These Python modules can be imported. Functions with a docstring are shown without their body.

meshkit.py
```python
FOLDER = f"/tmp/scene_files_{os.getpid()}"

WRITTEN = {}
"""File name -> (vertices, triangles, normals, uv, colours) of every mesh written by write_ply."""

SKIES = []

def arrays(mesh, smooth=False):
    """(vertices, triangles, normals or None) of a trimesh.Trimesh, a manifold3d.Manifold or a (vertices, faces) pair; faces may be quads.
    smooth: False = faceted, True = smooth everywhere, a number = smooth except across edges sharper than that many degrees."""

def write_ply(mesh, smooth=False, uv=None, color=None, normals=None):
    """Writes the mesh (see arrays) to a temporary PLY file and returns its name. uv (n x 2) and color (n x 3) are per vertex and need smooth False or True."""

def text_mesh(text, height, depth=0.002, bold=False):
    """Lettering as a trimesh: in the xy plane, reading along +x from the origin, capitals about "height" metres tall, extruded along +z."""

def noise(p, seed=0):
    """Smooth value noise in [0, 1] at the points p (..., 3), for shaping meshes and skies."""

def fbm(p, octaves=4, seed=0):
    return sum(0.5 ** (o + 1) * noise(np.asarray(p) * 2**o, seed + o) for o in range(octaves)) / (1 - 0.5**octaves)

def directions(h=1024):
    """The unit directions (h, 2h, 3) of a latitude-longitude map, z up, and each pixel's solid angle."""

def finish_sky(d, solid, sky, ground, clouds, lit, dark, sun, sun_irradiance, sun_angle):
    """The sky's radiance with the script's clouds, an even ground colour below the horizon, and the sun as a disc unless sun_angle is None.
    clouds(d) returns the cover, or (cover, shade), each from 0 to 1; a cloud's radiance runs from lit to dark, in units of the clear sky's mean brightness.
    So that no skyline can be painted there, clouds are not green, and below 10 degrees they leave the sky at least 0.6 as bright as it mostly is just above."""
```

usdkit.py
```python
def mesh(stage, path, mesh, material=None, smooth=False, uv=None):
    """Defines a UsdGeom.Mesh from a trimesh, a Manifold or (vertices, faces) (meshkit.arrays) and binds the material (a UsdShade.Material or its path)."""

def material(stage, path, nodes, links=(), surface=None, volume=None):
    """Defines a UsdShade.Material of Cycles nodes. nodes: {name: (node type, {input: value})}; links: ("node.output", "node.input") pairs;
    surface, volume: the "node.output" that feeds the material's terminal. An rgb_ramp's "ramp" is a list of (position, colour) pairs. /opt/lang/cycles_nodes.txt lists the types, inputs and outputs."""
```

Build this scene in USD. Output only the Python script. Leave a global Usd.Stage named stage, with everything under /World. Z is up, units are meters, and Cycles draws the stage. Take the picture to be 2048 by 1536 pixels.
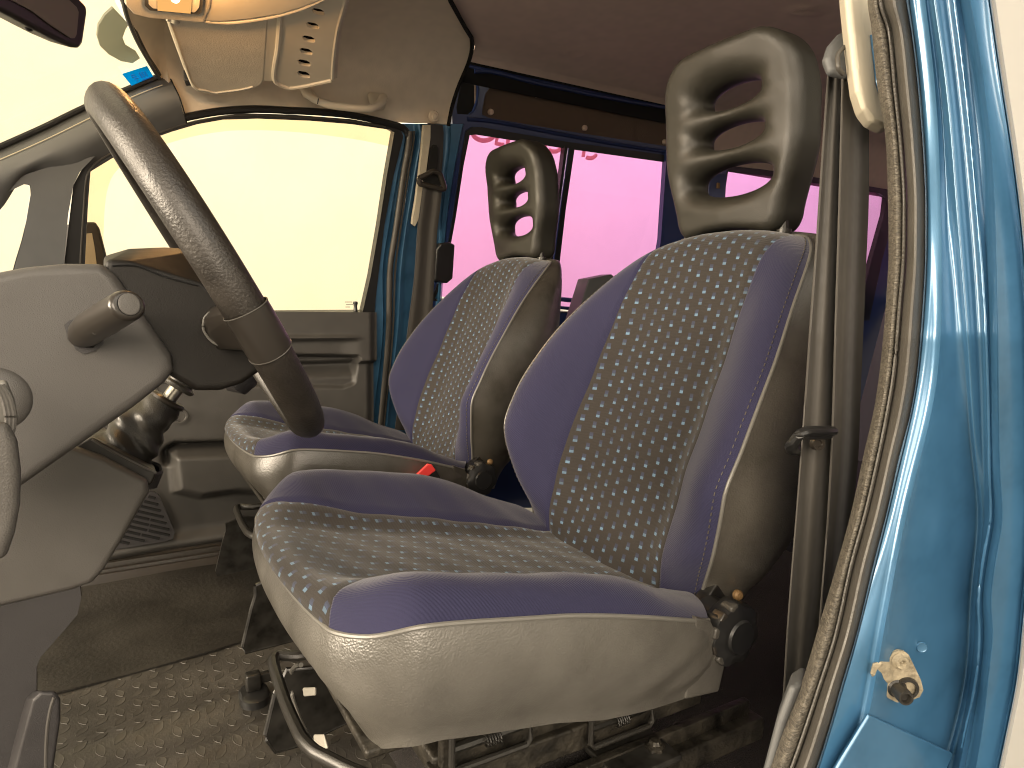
import math, random
import numpy as np, trimesh, manifold3d as m3, usdkit
from scipy.interpolate import PchipInterpolator, CubicSpline
from shapely.geometry import Polygon, Point, LineString
from shapely import contains_xy, distance, points as shp_points
from pxr import Usd, UsdGeom, UsdLux, UsdShade, Gf, Sdf
random.seed(4); RNG = np.random.default_rng(4)
stage = Usd.Stage.CreateInMemory()
UsdGeom.Xform.Define(stage, '/World'); UsdGeom.Scope.Define(stage, '/World/Looks')
# ---------------------------------------------------------------- camera
# x: towards the rear of the van, y: across towards the passenger side, z: up from the cabin floor (metres)
YAW, PITCH, ROLL, FPX, EYE = math.radians(30.5), math.radians(6.74), math.radians(1.075), 1347.6, np.array([0, 0, .70])
_f = np.array([math.sin(YAW) * math.cos(PITCH), math.cos(YAW) * math.cos(PITCH), -math.sin(PITCH)])
_r = np.cross(_f, [0, 0, 1.]); _r /= np.linalg.norm(_r); _u = np.cross(_r, _f)
CR = math.cos(ROLL) * _r + math.sin(ROLL) * _u; CU = -math.sin(ROLL) * _r + math.cos(ROLL) * _u
cam = UsdGeom.Camera.Define(stage, '/World/camera')
cam.CreateHorizontalApertureAttr(36.0); cam.CreateFocalLengthAttr(36.0 * FPX / 2048)
cam.CreateClippingRangeAttr(Gf.Vec2f(.02, 200)); cam.CreateExposureAttr(0.0)
cam.CreateFStopAttr(0.0)
cam.AddTransformOp().Set(Gf.Matrix4d(*CR, 0, *CU, 0, *(-_f), 0, *EYE, 1))
# ---------------------------------------------------------------- unseen lamps lighting the garage walls, plus added fill lights
def rect_lamp(name, pos, target, w, h, power, col):
    l = UsdLux.RectLight.Define(stage, '/World/' + name)
    l.CreateWidthAttr(w); l.CreateHeightAttr(h); l.CreateIntensityAttr(power); l.CreateColorAttr(Gf.Vec3f(*col))
    p, t = np.array(pos, float), np.array(target, float)
    z = p - t; z /= np.linalg.norm(z); x = np.cross([0, 0, 1.], z)
    x = np.array([1., 0, 0]) if np.linalg.norm(x) < 1e-6 else x / np.linalg.norm(x)
    y = np.cross(z, x)
    l.AddTransformOp().Set(Gf.Matrix4d(*x, 0, *y, 0, *z, 0, *p, 1))
    return l
rect_lamp('door_side_fill', (-1.7, -2.7, 1.9), (.5, .9, .55), 2.6, 1.8, 14, (1, .84, .66))  # unseen soft light added beside the doorway to fill the cabin
rect_lamp('front_fill', (-3.8, 1.5, 1.5), (.2, 1.3, 1.15), 2.6, 1.6, 34, (1, .84, .64))  # unseen, added ahead of the windscreen to brighten visor and roof lining
rect_lamp('wall_lamp', (1.2, 3.0, 4.4), (1.2, 6.5, 1.2), 7.0, 1.2, 6.2, (1, .85, .46))
rect_lamp('rear_wall_lamp', (7.5, 3.0, 4.2), (7.5, 6.5, 1.4), 5.0, 1.2, 9, (1, .93, .90))
rect_lamp('doorway_wall_fill', (1.0, -3.0, 4.6), (.5, -4.7, 2.0), 6.0, .8, 14, (1, .93, .84))  # unseen, added to brighten the wall that the jamb paint reflects
rect_lamp('front_wall_fill', (-4.4, -1.2, 4.4), (-6.9, -1.2, 1.8), 5.0, .8, 26, (1, .92, .82))  # unseen, added so the jamb paint mirrors a bright front wall
rect_lamp('ceiling_fill', (3.0, -1.4, 3.4), (3.001, -1.4, 5.0), 9.0, 4.0, 1.4, (1, .94, .86))  # unseen, added to bounce soft fill off the ceiling
# ---------------------------------------------------------------- tracing helpers: a sight line met with a real surface
def ray(px, py): return ((px - 1024) / FPX) * CR + ((768 - py) / FPX) * CU + _f
def plane(px, py, n, d):
    r = ray(px, py); n = np.asarray(n, float); return EYE + r * ((d - n @ EYE) / (n @ r))
def aty(px, py, y): return plane(px, py, (0, 1, 0), y)
def atz(px, py, z): return plane(px, py, (0, 0, 1), z)
TUM = .25
def side(px, py, off=0.):          # passenger side wall, leaning in above the belt line
    return plane(px, py, (0, 1, TUM), 1.9 + TUM * .68 - off)
def near(px, py, y):               # driver side, leaning in above the belt line
    p = aty(px, py, y)
    return p if p[2] < .68 else plane(px, py, (0, 1, -TUM * .6), y - TUM * .6 * .68)
def roofp(px, py, off=0.):         # sloping plane of the visor and the vent console
    return plane(px, py, (0, .2, 1), 1.225 + .2 * 1.4 - off)
# ---------------------------------------------------------------- object helpers
count = {}
def numbered(path):
    n = count.get(path, 0); count[path] = n + 1
    return path if n == 0 else f'{path}_{n:03d}'
def thing(name, label, cat, group=None, loc=(0, 0, 0)):
    x = UsdGeom.Xform.Define(stage, numbered('/World/' + name)); x.AddTranslateOp().Set(Gf.Vec3d(*map(float, loc)))
    p = x.GetPrim(); p.SetCustomDataByKey('label', label); p.SetCustomDataByKey('category', cat)
    if group: p.SetCustomDataByKey('group', group)
    return p
def key(p, **k):
    for a, b in k.items(): p.SetCustomDataByKey(a, b)
    return p
def obj(name, mesh, mat, parent=None, smooth=35, uv=None):
    base = str(parent.GetPath()) if parent is not None else '/World'
    off = np.zeros(3); q = parent
    while q is not None and str(q.GetPath()) != '/World':
        if q.IsA(UsdGeom.Xform):
            t = q.GetAttribute('xformOp:translate').Get(); off += np.array(t)
        q = q.GetParent() if str(q.GetPath()) != '/' else None
    if isinstance(mesh, list): mesh = join(mesh)
    if hasattr(mesh, 'to_mesh'):
        mm = mesh.to_mesh(); mesh = (np.array(mm.vert_properties[:, :3], float), np.array(mm.tri_verts))
    if isinstance(mesh, trimesh.Trimesh): mesh = (np.array(mesh.vertices), np.array(mesh.faces))
    v, f = mesh
    return usdkit.mesh(stage, numbered(f'{base}/{name}'), (np.asarray(v, float) - off, f), mat, smooth=True if uv is not None else smooth, uv=uv).GetPrim()
def arr(m):
    if hasattr(m, 'to_mesh'):
        mm = m.to_mesh(); return np.array(mm.vert_properties[:, :3], float), np.array(mm.tri_verts)
    if isinstance(m, trimesh.Trimesh): return np.array(m.vertices), np.array(m.faces)
    v, f = m; f = np.asarray(f)
    if f.shape[1] == 4: f = np.vstack([f[:, [0, 1, 2]], f[:, [0, 2, 3]]])
    return np.asarray(v, float), f
def join(ms):
    V, F, n = [], [], 0
    for m in ms:
        v, f = arr(m); V.append(v); F.append(f + n); n += len(v)
    return np.vstack(V), np.vstack(F)
def quads(n, m, wrap=False):
    i, j = np.meshgrid(np.arange(n - 1), np.arange(m if wrap else m - 1), indexing='ij'); k = (j + 1) % m
    q = np.stack([i * m + j, i * m + k, (i + 1) * m + k, (i + 1) * m + j], -1).reshape(-1, 4)
    return np.vstack([q[:, [0, 1, 2]], q[:, [0, 2, 3]]])
def grid(P, wrap=False, flip=False):
    P = np.asarray(P, float); n, m = P.shape[:2]; f = quads(n, m, wrap)
    return P.reshape(-1, 3), f[:, ::-1] if flip else f
def shell(P, t, toward=None):
    """A grid of points given thickness t away from the eye side (or along 'toward')."""
    P = np.asarray(P, float); n, m = P.shape[:2]
    du = np.gradient(P, axis=0); dv = np.gradient(P, axis=1); N = np.cross(du, dv); N /= np.linalg.norm(N, axis=2, keepdims=True) + 1e-12
    d = (EYE - P) if toward is None else -np.asarray(toward, float) + 0 * P
    s = np.sign((N * d).sum(2).mean()) or 1; N = N * s
    B = P - N * t; V = np.vstack([P.reshape(-1, 3), B.reshape(-1, 3)]); f = quads(n, m); k = n * m
    f = f if s > 0 else f[:, ::-1]
    F = [f, f[:, ::-1] + k]
    loop = [i * m for i in range(n)] + [(n - 1) * m + j for j in range(1, m)] + [i * m + m - 1 for i in range(n - 2, -1, -1)] + list(range(m - 2, 0, -1))
    a = np.array(loop); b = np.roll(a, -1)
    w = np.vstack([np.stack([a, b, b + k], 1), np.stack([a, b + k, a + k], 1)])
    F.append(w if s > 0 else w[:, ::-1])
    return V, np.vstack(F)
def resample(pts, n, smooth=True):
    p = np.asarray(pts, float); s = np.r_[0, np.cumsum(np.linalg.norm(np.diff(p, axis=0), axis=1))]; x = np.linspace(0, s[-1], n)
    f = PchipInterpolator(s, p) if smooth and len(p) > 2 else (lambda q: np.stack([np.interp(q, s, p[:, k]) for k in range(p.shape[1])], 1))
    return f(x)
def tube(pts, r, sides=10, n=None, closed=False, flat=1.0, ref=None):
    p = resample(pts, n) if n else np.asarray(pts, float)
    t = np.gradient(p, axis=0) if not closed else np.roll(p, -1, 0) - np.roll(p, 1, 0)
    t /= np.linalg.norm(t, axis=1, keepdims=True) + 1e-12
    ref = np.array([0, 0, 1.]) if ref is None else np.asarray(ref, float)
    a = np.cross(t, ref); bad = np.linalg.norm(a, axis=1) < 1e-3; a[bad] = np.cross(t[bad], [1., .1, 0]); a /= np.linalg.norm(a, axis=1, keepdims=True)
    b = np.cross(t, a); ang = np.arange(sides) * 2 * np.pi / sides
    R = np.broadcast_to(r, (len(p),))[:, None, None]
    V = p[:, None] + R * (np.cos(ang)[None, :, None] * a[:, None] + flat * np.sin(ang)[None, :, None] * b[:, None])
    if closed: V = np.concatenate([V, V[:1]])
    v, f = grid(V, wrap=True); f = f[:, ::-1]
    if not closed:
        k = len(v); v = np.vstack([v, p[:1], p[-1:]]); j = np.arange(sides); l = (len(p) - 1) * sides
        f = np.vstack([f, np.stack([np.full(sides, k), j, (j + 1) % sides], 1), np.stack([np.full(sides, k + 1), l + (j + 1) % sides, l + j], 1)])
    return v, f
def lathe(prof, c, axis, n=32, mod=None):
    """profile (radius, height) turned about the axis through c."""
    z = np.asarray(axis, float); z /= np.linalg.norm(z); x = np.cross(z, [0, 0, 1.] if abs(z[2]) < .9 else [1., 0, 0]); x /= np.linalg.norm(x); y = np.cross(z, x)
    a = np.arange(n) * 2 * np.pi / n; P = []
    for r, h in prof:
        rr = r * np.ones(n) if mod is None else mod(r, h, a) + 0 * a
        P.append(np.asarray(c) + rr[:, None] * (np.cos(a)[:, None] * x + np.sin(a)[:, None] * y) + h * z)
    v, f = grid(np.array(P), wrap=True); return v, f
def ball(r, c, n=10): return m3.Manifold.sphere(r, n).translate(tuple(map(float, c)))
def hull(pts, r, n=12): return m3.Manifold.batch_hull([ball(q[3] if len(q) > 3 else r, q[:3], n) for q in pts])
def rbox(c, size, r=.003, rot=None):
    h = np.array(size) / 2 - r
    m = hull([(sx * h[0], sy * h[1], sz * h[2]) for sx in (-1, 1) for sy in (-1, 1) for sz in (-1, 1)], r, 8)
    v, f = arr(m)
    if rot is not None: v = v @ np.asarray(rot).T
    return v + np.asarray(c), f
def poly3(pts, t, nrm, hole=None):
    """A flat outline of 3D points (optionally with holes) made a plate of thickness t along nrm."""
    p = np.asarray(pts, float); n = np.asarray(nrm, float); n /= np.linalg.norm(n); o = p.mean(0)
    x = np.cross(n, [0, 0, 1.] if abs(n[2]) < .9 else [1., 0, 0]); x /= np.linalg.norm(x); y = np.cross(n, x)
    two = lambda q: np.stack([(np.asarray(q) - o) @ x, (np.asarray(q) - o) @ y], 1)
    g = Polygon(two(p), [two(h) for h in (hole or [])]).buffer(0)
    if g.geom_type != 'Polygon': g = max(g.geoms, key=lambda s: s.area)
    m = trimesh.creation.extrude_polygon(g, t, engine='earcut'); v = np.array(m.vertices)
    return o + v[:, :1] * x + v[:, 1:2] * y + (v[:, 2:] - t / 2) * n, np.array(m.faces)
def ring_strip(outer, inner, n=160):
    """Band between two closed outlines."""
    a, b = resample(np.vstack([outer, outer[:1]]), n, False), resample(np.vstack([inner, inner[:1]]), n, False)
    return a, b
def rounded(pts2, r, res=6):
    """Rounds the corners of a 2D outline."""
    g = Polygon(pts2).buffer(-r).buffer(r, quad_segs=res); return np.array(g.exterior.coords)[:-1]
def strip(rows, tr, n=40, thick=None, smooth=True):
    """rows: list of traced outlines [(px,py)...] with their tracing function; gives a lofted sheet."""
    R = [resample([tr[i](*q) if isinstance(tr, list) else tr(*q) for q in row], n, smooth) for i, row in enumerate(rows)]
    P = np.array(R)
    return shell(P, thick) if thick else grid(P)
def ss(a, b, x): t = np.clip((x - a) / (b - a), 0, 1); return t * t * (3 - 2 * t)
# ---------------------------------------------------------------- materials
LK = '/World/Looks/'
def mat(name, col, rough=.5, bump=None, metal=0., coat=0., sheen=0., var=0., spec=.5, vscale=30., extra=None):
    n = {'p': ('principled_bsdf', dict(base_color=col, roughness=rough, metallic=metal, coat_weight=coat, coat_roughness=.16, sheen_weight=sheen, sheen_roughness=.4, specular_ior_level=spec)),
         'g': ('geometry', {})}; l = []
    if var:
        n['nv'] = ('noise_texture', dict(scale=vscale, detail=5.0)); n['rv'] = ('rgb_ramp', {'ramp': [(.3, tuple(c * (1 - var) for c in col)), (.7, tuple(min(1, c * (1 + var)) for c in col))]})
        l += [('g.position', 'nv.vector'), ('nv.fac', 'rv.fac'), ('rv.color', 'p.base_color')]
        n['mr'] = ('map_range', dict(from_min=.3, from_max=.7, to_min=max(.02, rough - .08), to_max=min(1, rough + .08))); l += [('nv.fac', 'mr.value'), ('mr.result', 'p.roughness')]
    if bump:
        kind, scale, dist = bump
        if kind == 'leather':
            n['nb'] = ('voronoi_texture', dict(scale=scale, feature='smooth_f1')); n['nw'] = ('noise_texture', dict(scale=scale * .35, detail=3.0))
            n['ma'] = ('math', dict(math_type='add')); l += [('g.position', 'nb.vector'), ('g.position', 'nw.vector'), ('nb.distance', 'ma.value1'), ('nw.fac', 'ma.value2')]; src = 'ma.value'
        else:
            n['nb'] = ('noise_texture', dict(scale=scale, detail=2.0)); l += [('g.position', 'nb.vector')]; src = 'nb.fac'
        n['b'] = ('bump', dict(strength=1.0, distance=dist)); l += [(src, 'b.height'), ('b.normal', 'p.normal')]
    return usdkit.material(stage, LK + name, n, l, surface='p.BSDF')
M_wall = mat('wall_paint', (.80, .79, .75), .8, var=.03, vscale=1.5)
M_ground = mat('garage_floor', (.11, .105, .10), .5, var=.2, vscale=3)
M_dash = mat('light_grey_plastic', (.076, .071, .065), .46, ('leather', 900, .0002), var=.05)
M_dash2 = mat('mid_grey_plastic', (.030, .028, .029), .55, ('leather', 900, .0002), var=.06)
M_column = mat('column_plastic', (.064, .060, .056), .46, ('noise', 1500, .0003), var=.04)
M_dark = mat('dark_plastic', (.020, .018, .016), .42, ('leather', 1100, .0002), var=.1)
M_black = mat('black_plastic', (.012, .012, .012), .35)
M_void = mat('black_cavity', (.004, .004, .004), .9)
M_door = mat('door_trim', (.055, .052, .047), .5, ('leather', 900, .0002), var=.08)
M_apillar = mat('pillar_trim', (.082, .085, .086), .5, ('noise', 1400, .0003), var=.04)
M_head = mat('roof_lining_cloth', (.58, .46, .39), .9, ('noise', 900, .0006), sheen=.2, var=.06)
M_creamhi = mat('light_beige_plastic', (.74, .67, .54), .5, ('noise', 1500, .0002), var=.03)
M_headf = mat('front_roof_cloth', (.74, .65, .52), .9, ('noise', 900, .0006), sheen=.2, var=.05)
M_cream = mat('cream_plastic', (.44, .40, .31), .5, ('noise', 1500, .0002), var=.04)
M_visor = mat('visor_vinyl', (.74, .66, .53), .55, ('leather', 700, .0004), var=.05)
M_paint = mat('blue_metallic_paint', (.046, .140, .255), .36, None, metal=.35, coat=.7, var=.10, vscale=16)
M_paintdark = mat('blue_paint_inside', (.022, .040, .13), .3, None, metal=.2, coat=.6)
M_rubber = mat('seal_rubber', (.055, .051, .044), .45, ('noise', 500, .0004), var=.12)
M_fuzzy = usdkit.material(stage, LK + 'textured_seal_trim', {'g': ('geometry', {}), 's': ('vector_math', dict(math_type='multiply', vector2=(170, 170, 620))), 'n': ('noise_texture', dict(scale=1., detail=3., distortion=1.2)), 'r': ('rgb_ramp', {'ramp': [(.35, (.05, .045, .037)), (.65, (.15, .135, .108))]}),
    'b': ('bump', dict(strength=1., distance=.0022)), 'p': ('principled_bsdf', dict(roughness=.55))}, [('g.position', 's.vector1'), ('s.vector', 'n.vector'), ('n.fac', 'r.fac'), ('r.color', 'p.base_color'), ('n.fac', 'b.height'), ('b.normal', 'p.normal')], surface='p.BSDF')
M_vinylb = mat('shaded_backrest_vinyl', (.066, .060, .050), .34, ('leather', 560, .0003), var=.15, vscale=14, spec=.9)  # same vinyl as the skirt, darkened for the weaker light on the backrest
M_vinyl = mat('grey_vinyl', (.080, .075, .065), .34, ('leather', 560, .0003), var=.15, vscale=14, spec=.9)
M_vinyl2 = mat('shaded_vinyl', (.042, .038, .031), .34, ('leather', 560, .0003), var=.15, vscale=14, spec=.9)  # same vinyl again, darkened for the shade on the passenger seat
M_pipe = mat('piping_vinyl', (.13, .125, .112), .32)
M_pu = mat('headrest_foam', (.018, .0165, .012), .50, ('noise', 1200, .0003), var=.12, vscale=25)
M_rim = mat('worn_leather', (.020, .0165, .013), .44, ('noise', 420, .0005), var=.35, vscale=28)
M_hub = mat('hub_plastic', (.0075, .0062, .0048), .5, ('leather', 1000, .00012), var=.1, spec=.3)
M_gloss = mat('smooth_dark_plastic', (.026, .022, .018), .28)
M_boot = mat('black_leather', (.026, .024, .020), .40, ('leather', 700, .0003), var=.2)
M_chrome = mat('brushed_metal', (.55, .52, .45), .28, metal=1.)
M_frame = mat('black_frame_paint', (.016, .015, .013), .3, None, coat=.3, var=.5, vscale=35)
M_grime = mat('greasy_steel', (.022, .019, .014), .5, ('noise', 120, .002), metal=.3, var=.8, vscale=40)
M_bar = mat('bar_paint', (.018, .0165, .014), .33, ('noise', 900, .0002))
M_belt = mat('belt_webbing', (.045, .041, .035), .62, None, sheen=.3, var=.05, vscale=80)
M_red = mat('red_plastic', (.75, .05, .045), .35)
M_white = mat('white_plastic', (.38, .36, .31), .45)
M_brass = mat('yellow_bolt', (.20, .12, .05), .55, metal=.3)
M_mat = mat('rubber_mat', (.048, .044, .038), .42, ('noise', 250, .0004), var=.35, vscale=9)
M_tread = mat('rubber_tread', (.050, .046, .039), .40, var=.3, vscale=12)
M_carpet = mat('dark_carpet', (.014, .011, .010), .95, ('noise', 400, .004), var=.4, vscale=60)
M_hard = mat('brown_board', (.12, .085, .062), .85, ('noise', 500, .0008), var=.1)
def backlit(name, d, t, f): return usdkit.material(stage, LK + name, {'d': ('diffuse_bsdf', dict(color=d)), 't': ('translucent_bsdf', dict(color=t)), 'm': ('mix_closure', dict(fac=f))}, [('d.BSDF', 'm.closure1'), ('t.BSDF', 'm.closure2')], surface='m.closure')
M_sticker = backlit('blue_sticker_print', (.01, .45, .85), (.02, .55, 1.), .6)
M_stick2 = backlit('pale_sticker_print', (.12, .55, .85), (.15, .70, 1.), .6)
M_gray = backlit('grey_reflection_tone', (.40, .40, .36), (.45, .47, .42), .6)  # tone of a windscreen reflection, put into a patch
M_dirt = mat('dusty_metal', (.25, .215, .15), .65, ('noise', 300, .001), metal=.2, var=.4, vscale=90)
M_stitch = mat('tan_thread', (.075, .065, .05), .7)
M_rseat = mat('rear_seat_cloth', (.03, .026, .04), .85, ('noise', 600, .0008))
def glassmat(name, tint, rough=.0):
    return usdkit.material(stage, LK + name, {'t': ('transparent_bsdf', dict(color=tuple(math.sqrt(t) for t in tint))), 'g': ('glossy_bsdf', dict(color=(1, 1, 1), roughness=rough)), 'f': ('layer_weight', dict(blend=.5)), 'q': ('math', dict(math_type='power', value2=4.0)), 'w': ('math', dict(math_type='multiply_add', value2=.55, value3=.02)), 'm': ('mix_closure', {})},
                           [('f.facing', 'q.value1'), ('q.value', 'w.value1'), ('w.value', 'm.fac'), ('t.BSDF', 'm.closure1'), ('g.BSDF', 'm.closure2')], surface='m.closure')
M_glass = glassmat('clear_glass', (.96, .93, .80))
M_film = glassmat('purple_film_glass', (.78, .385, .85))
def emit(name, col, s): return usdkit.material(stage, LK + name, {'e': ('emission', dict(color=col, strength=s))}, [], surface='e.emission')
M_bulb = emit('lit_lamp_lens', (1, .50, .15), 1.0)
M_bulb2 = emit('lamp_filament', (1, .80, .45), 5.)
def cloth(name, base, dots=None, twill=900., axis='v'):
    """woven cloth on the mesh's own coordinates (metres): staggered pale squares with a fading dark-blue tail, or a plain ribbed weave."""
    n = {'a': ('attribute', dict(attribute='st')), 's': ('separate_xyz', {}), 'p': ('principled_bsdf', dict(base_color=base, roughness=.85, sheen_weight=.20, sheen_roughness=.4, specular_ior_level=.25)), 'g': ('geometry', {}),
         'nz': ('noise_texture', dict(scale=14., detail=4.)), 'nf': ('noise_texture', dict(scale=1400., detail=2.))}
    l = [('a.vector', 's.vector'), ('g.position', 'nz.vector'), ('g.position', 'nf.vector')]
    k = [0]
    def mth(op, a, b=None, c=None):
        k[0] += 1; nm = f'm{k[0]}'; d = dict(math_type=op); n[nm] = ('math', d)
        for i, x in enumerate((a, b, c)):
            if x is None: continue
            if isinstance(x, str): l.append((x, f'{nm}.value{i + 1}'))
            else: d[f'value{i + 1}'] = float(x)
        return nm + '.value'
    def mixc(fac, a, b, typ='mix'):
        k[0] += 1; nm = f'x{k[0]}'; d = dict(mix_type=typ); n[nm] = ('mix', d)
        for sock, x in (('fac', fac), ('color1', a), ('color2', b)):
            if isinstance(x, str): l.append((x, f'{nm}.{sock}'))
            else: d[sock] = x
        return nm + '.color'
    wob = mixc(mth('multiply', 'nf.fac', 1.), tuple(c * .72 for c in base), tuple(c * 1.3 for c in base))
    wob = mixc(mth('multiply', 'nz.fac', .35), wob, tuple(c * .6 for c in base))
    col = wob
    if dots:
        cw, ch, light, tail = dots
        cx = mth('divide', 's.x', cw); ci = mth('floor', cx); fx = mth('subtract', cx, ci)
        odd = mth('modulo', mth('absolute', ci), 2.)
        cy = mth('add', mth('divide', 's.y', ch), mth('multiply', odd, .5)); cj = mth('floor', cy); fy = mth('subtract', cy, cj)
        n['cv'] = ('combine_xyz', {}); l += [(ci, 'cv.x'), (cj, 'cv.y')]; n['wn'] = ('white_noise_texture', dict(dimensions='2D')); l.append(('cv.vector', 'wn.vector'))
        fx2 = mth('add', fx, mth('multiply', fy, -.12))                         # the squares lean a little
        inx = mth('less_than', mth('absolute', mth('subtract', fx2, .45)), .145)
        sq = mth('multiply', inx, mth('less_than', mth('absolute', mth('subtract', fy, .25)), .115))
        tl = mth('multiply', inx, mth('multiply', mth('greater_than', fy, .385), mth('less_than', fy, .72)))
        fade = mth('multiply', tl, mth('subtract', 1.15, mth('multiply', fy, 1.1)))
        bright = mth('multiply', sq, mth('add', .30, mth('multiply', 'wn.value', .70)))
        col = mixc(fade, col, tail); col = mixc(bright, col, light)
    l.append((col, 'p.base_color'))
    w1 = mth('sine', mth('multiply', mth('add', 's.x', mth('multiply', 's.y', 1.) ) if not dots else 's.y', twill * 2 * math.pi / 3.2))
    h = mth('add', mth('multiply', w1, .5 if not dots else .25), 'nf.fac')
    n['b'] = ('bump', dict(strength=.6, distance=.0004)); l += [(h, 'b.height'), ('b.normal', 'p.normal')]
    return usdkit.material(stage, LK + name, n, l, surface='p.BSDF')
M_pattern = cloth('dotted_cloth', (.032, .028, .025), (.0225, .0185, (.12, .20, .29), (.045, .06, .11)), 700.)
M_navy = cloth('navy_cloth', (.0215, .021, .053), None, 900.)
# ================================================================ setting
def sheet(x0, x1, y0, y1, z, t=.02): return trimesh.creation.box([x1 - x0, y1 - y0, t]).apply_translation([(x0 + x1) / 2, (y0 + y1) / 2, z - t / 2])
key(obj('garage_floor', sheet(-7, 13, -4.8, 6.6, -.42), M_ground), kind='structure', label='pale garage floor under the van')
def room_wall(size, c, lab): key(obj('garage_wall', trimesh.creation.box(size).apply_translation(c), M_wall), kind='structure', label=lab)
room_wall([20, .1, 5.6], [3, 6.6, 2.38], 'pale garage wall seen through the side windows')
room_wall([.1, 11.4, 5.6], [-6.95, .9, 2.38], 'pale garage wall in front of the windscreen')
room_wall([.1, 11.4, 5.6], [12.95, .9, 2.38], 'pale garage wall behind the van')
room_wall([20, .1, 5.6], [3, -4.75, 2.38], 'pale garage wall facing the open doorway')
key(obj('garage_ceiling', trimesh.creation.box([20, 11.5, .1]).apply_translation([3, .9, 5.23]), M_wall), kind='structure', label='pale garage ceiling above the van')
# cabin floor and mat
key(obj('floor', sheet(-1.3, 3.2, .40, 1.88, 0, .01), M_carpet), kind='structure', label='dark carpeted cabin floor behind the seats')
def ztread(x, y):
    r = .011 * np.exp(-((y - 1.17 - .12 * x) / .028) ** 2) + .010 * np.exp(-((y - 1.06 - .12 * x) / .03) ** 2) + .012 * np.exp(-((y - .95 - .1 * x) / .035) ** 2)
    return .006 + r * ss(.42, .2, x) + .03 * ss(1.66, 1.80, y) + .003 * np.sin(x * 9 + y * 4)
mt = thing('floor_layer', 'dark rubber floor mat with raised leaf tread in front of the seats', 'floor mat')
gx, gy = np.meshgrid(np.linspace(-.55, .62, 120), np.linspace(.42, 1.80, 140), indexing='ij')
obj('floor_sheet', shell(np.stack([gx, gy, ztread(gx, gy)], -1), .004), M_mat, mt)
lv = []
ta = np.linspace(0, 1, 9)
for i in range(-12, 26):
    for j in range(0, 34):
        cx = -.26 + (i + 12) * .0265; cy = .80 + j * .031 + (i % 2) * .0155
        if not (-.26 < cx < .40 and .80 < cy < 1.42): continue
        a0 = .9 + (.9 if (i + j) % 2 else 0) + RNG.uniform(-.1, .1); L, Wd = .0142, .0066
        o = np.r_[np.stack([L * (2 * ta - 1), Wd * np.sin(np.pi * ta)], 1), np.stack([L * (1 - 2 * ta), -Wd * np.sin(np.pi * ta)], 1)[1:-1]]
        c, s = math.cos(a0), math.sin(a0); o = o @ np.array([[c, s], [-s, c]]); n = len(o)
        R = [o * 1.06, o * 1.0, o * .90, o * .82]; H = [-.0006, .0005, .0005, .0002]; P = []
        for q, h in zip(R, H): X, Y = cx + q[:, 0], cy + q[:, 1]; P.append(np.stack([X, Y, ztread(X, Y) + h], 1))
        v, f = grid(np.array(P), wrap=True); k = len(v); v = np.vstack([v, [[cx, cy, ztread(cx, cy) + .0003]]])
        f = np.vstack([f, np.stack([3 * n + np.arange(n), 3 * n + (np.arange(n) + 1) % n, np.full(n, k)], 1)]); lv.append((v, f))
key(obj('leaf_tread', lv, M_tread, mt), kind='stuff')
m2 = thing('floor_layer', 'dark sheet added for the soft shadow and dirt beyond the leaf tread mat towards the passenger door', 'floor mat')
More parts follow.
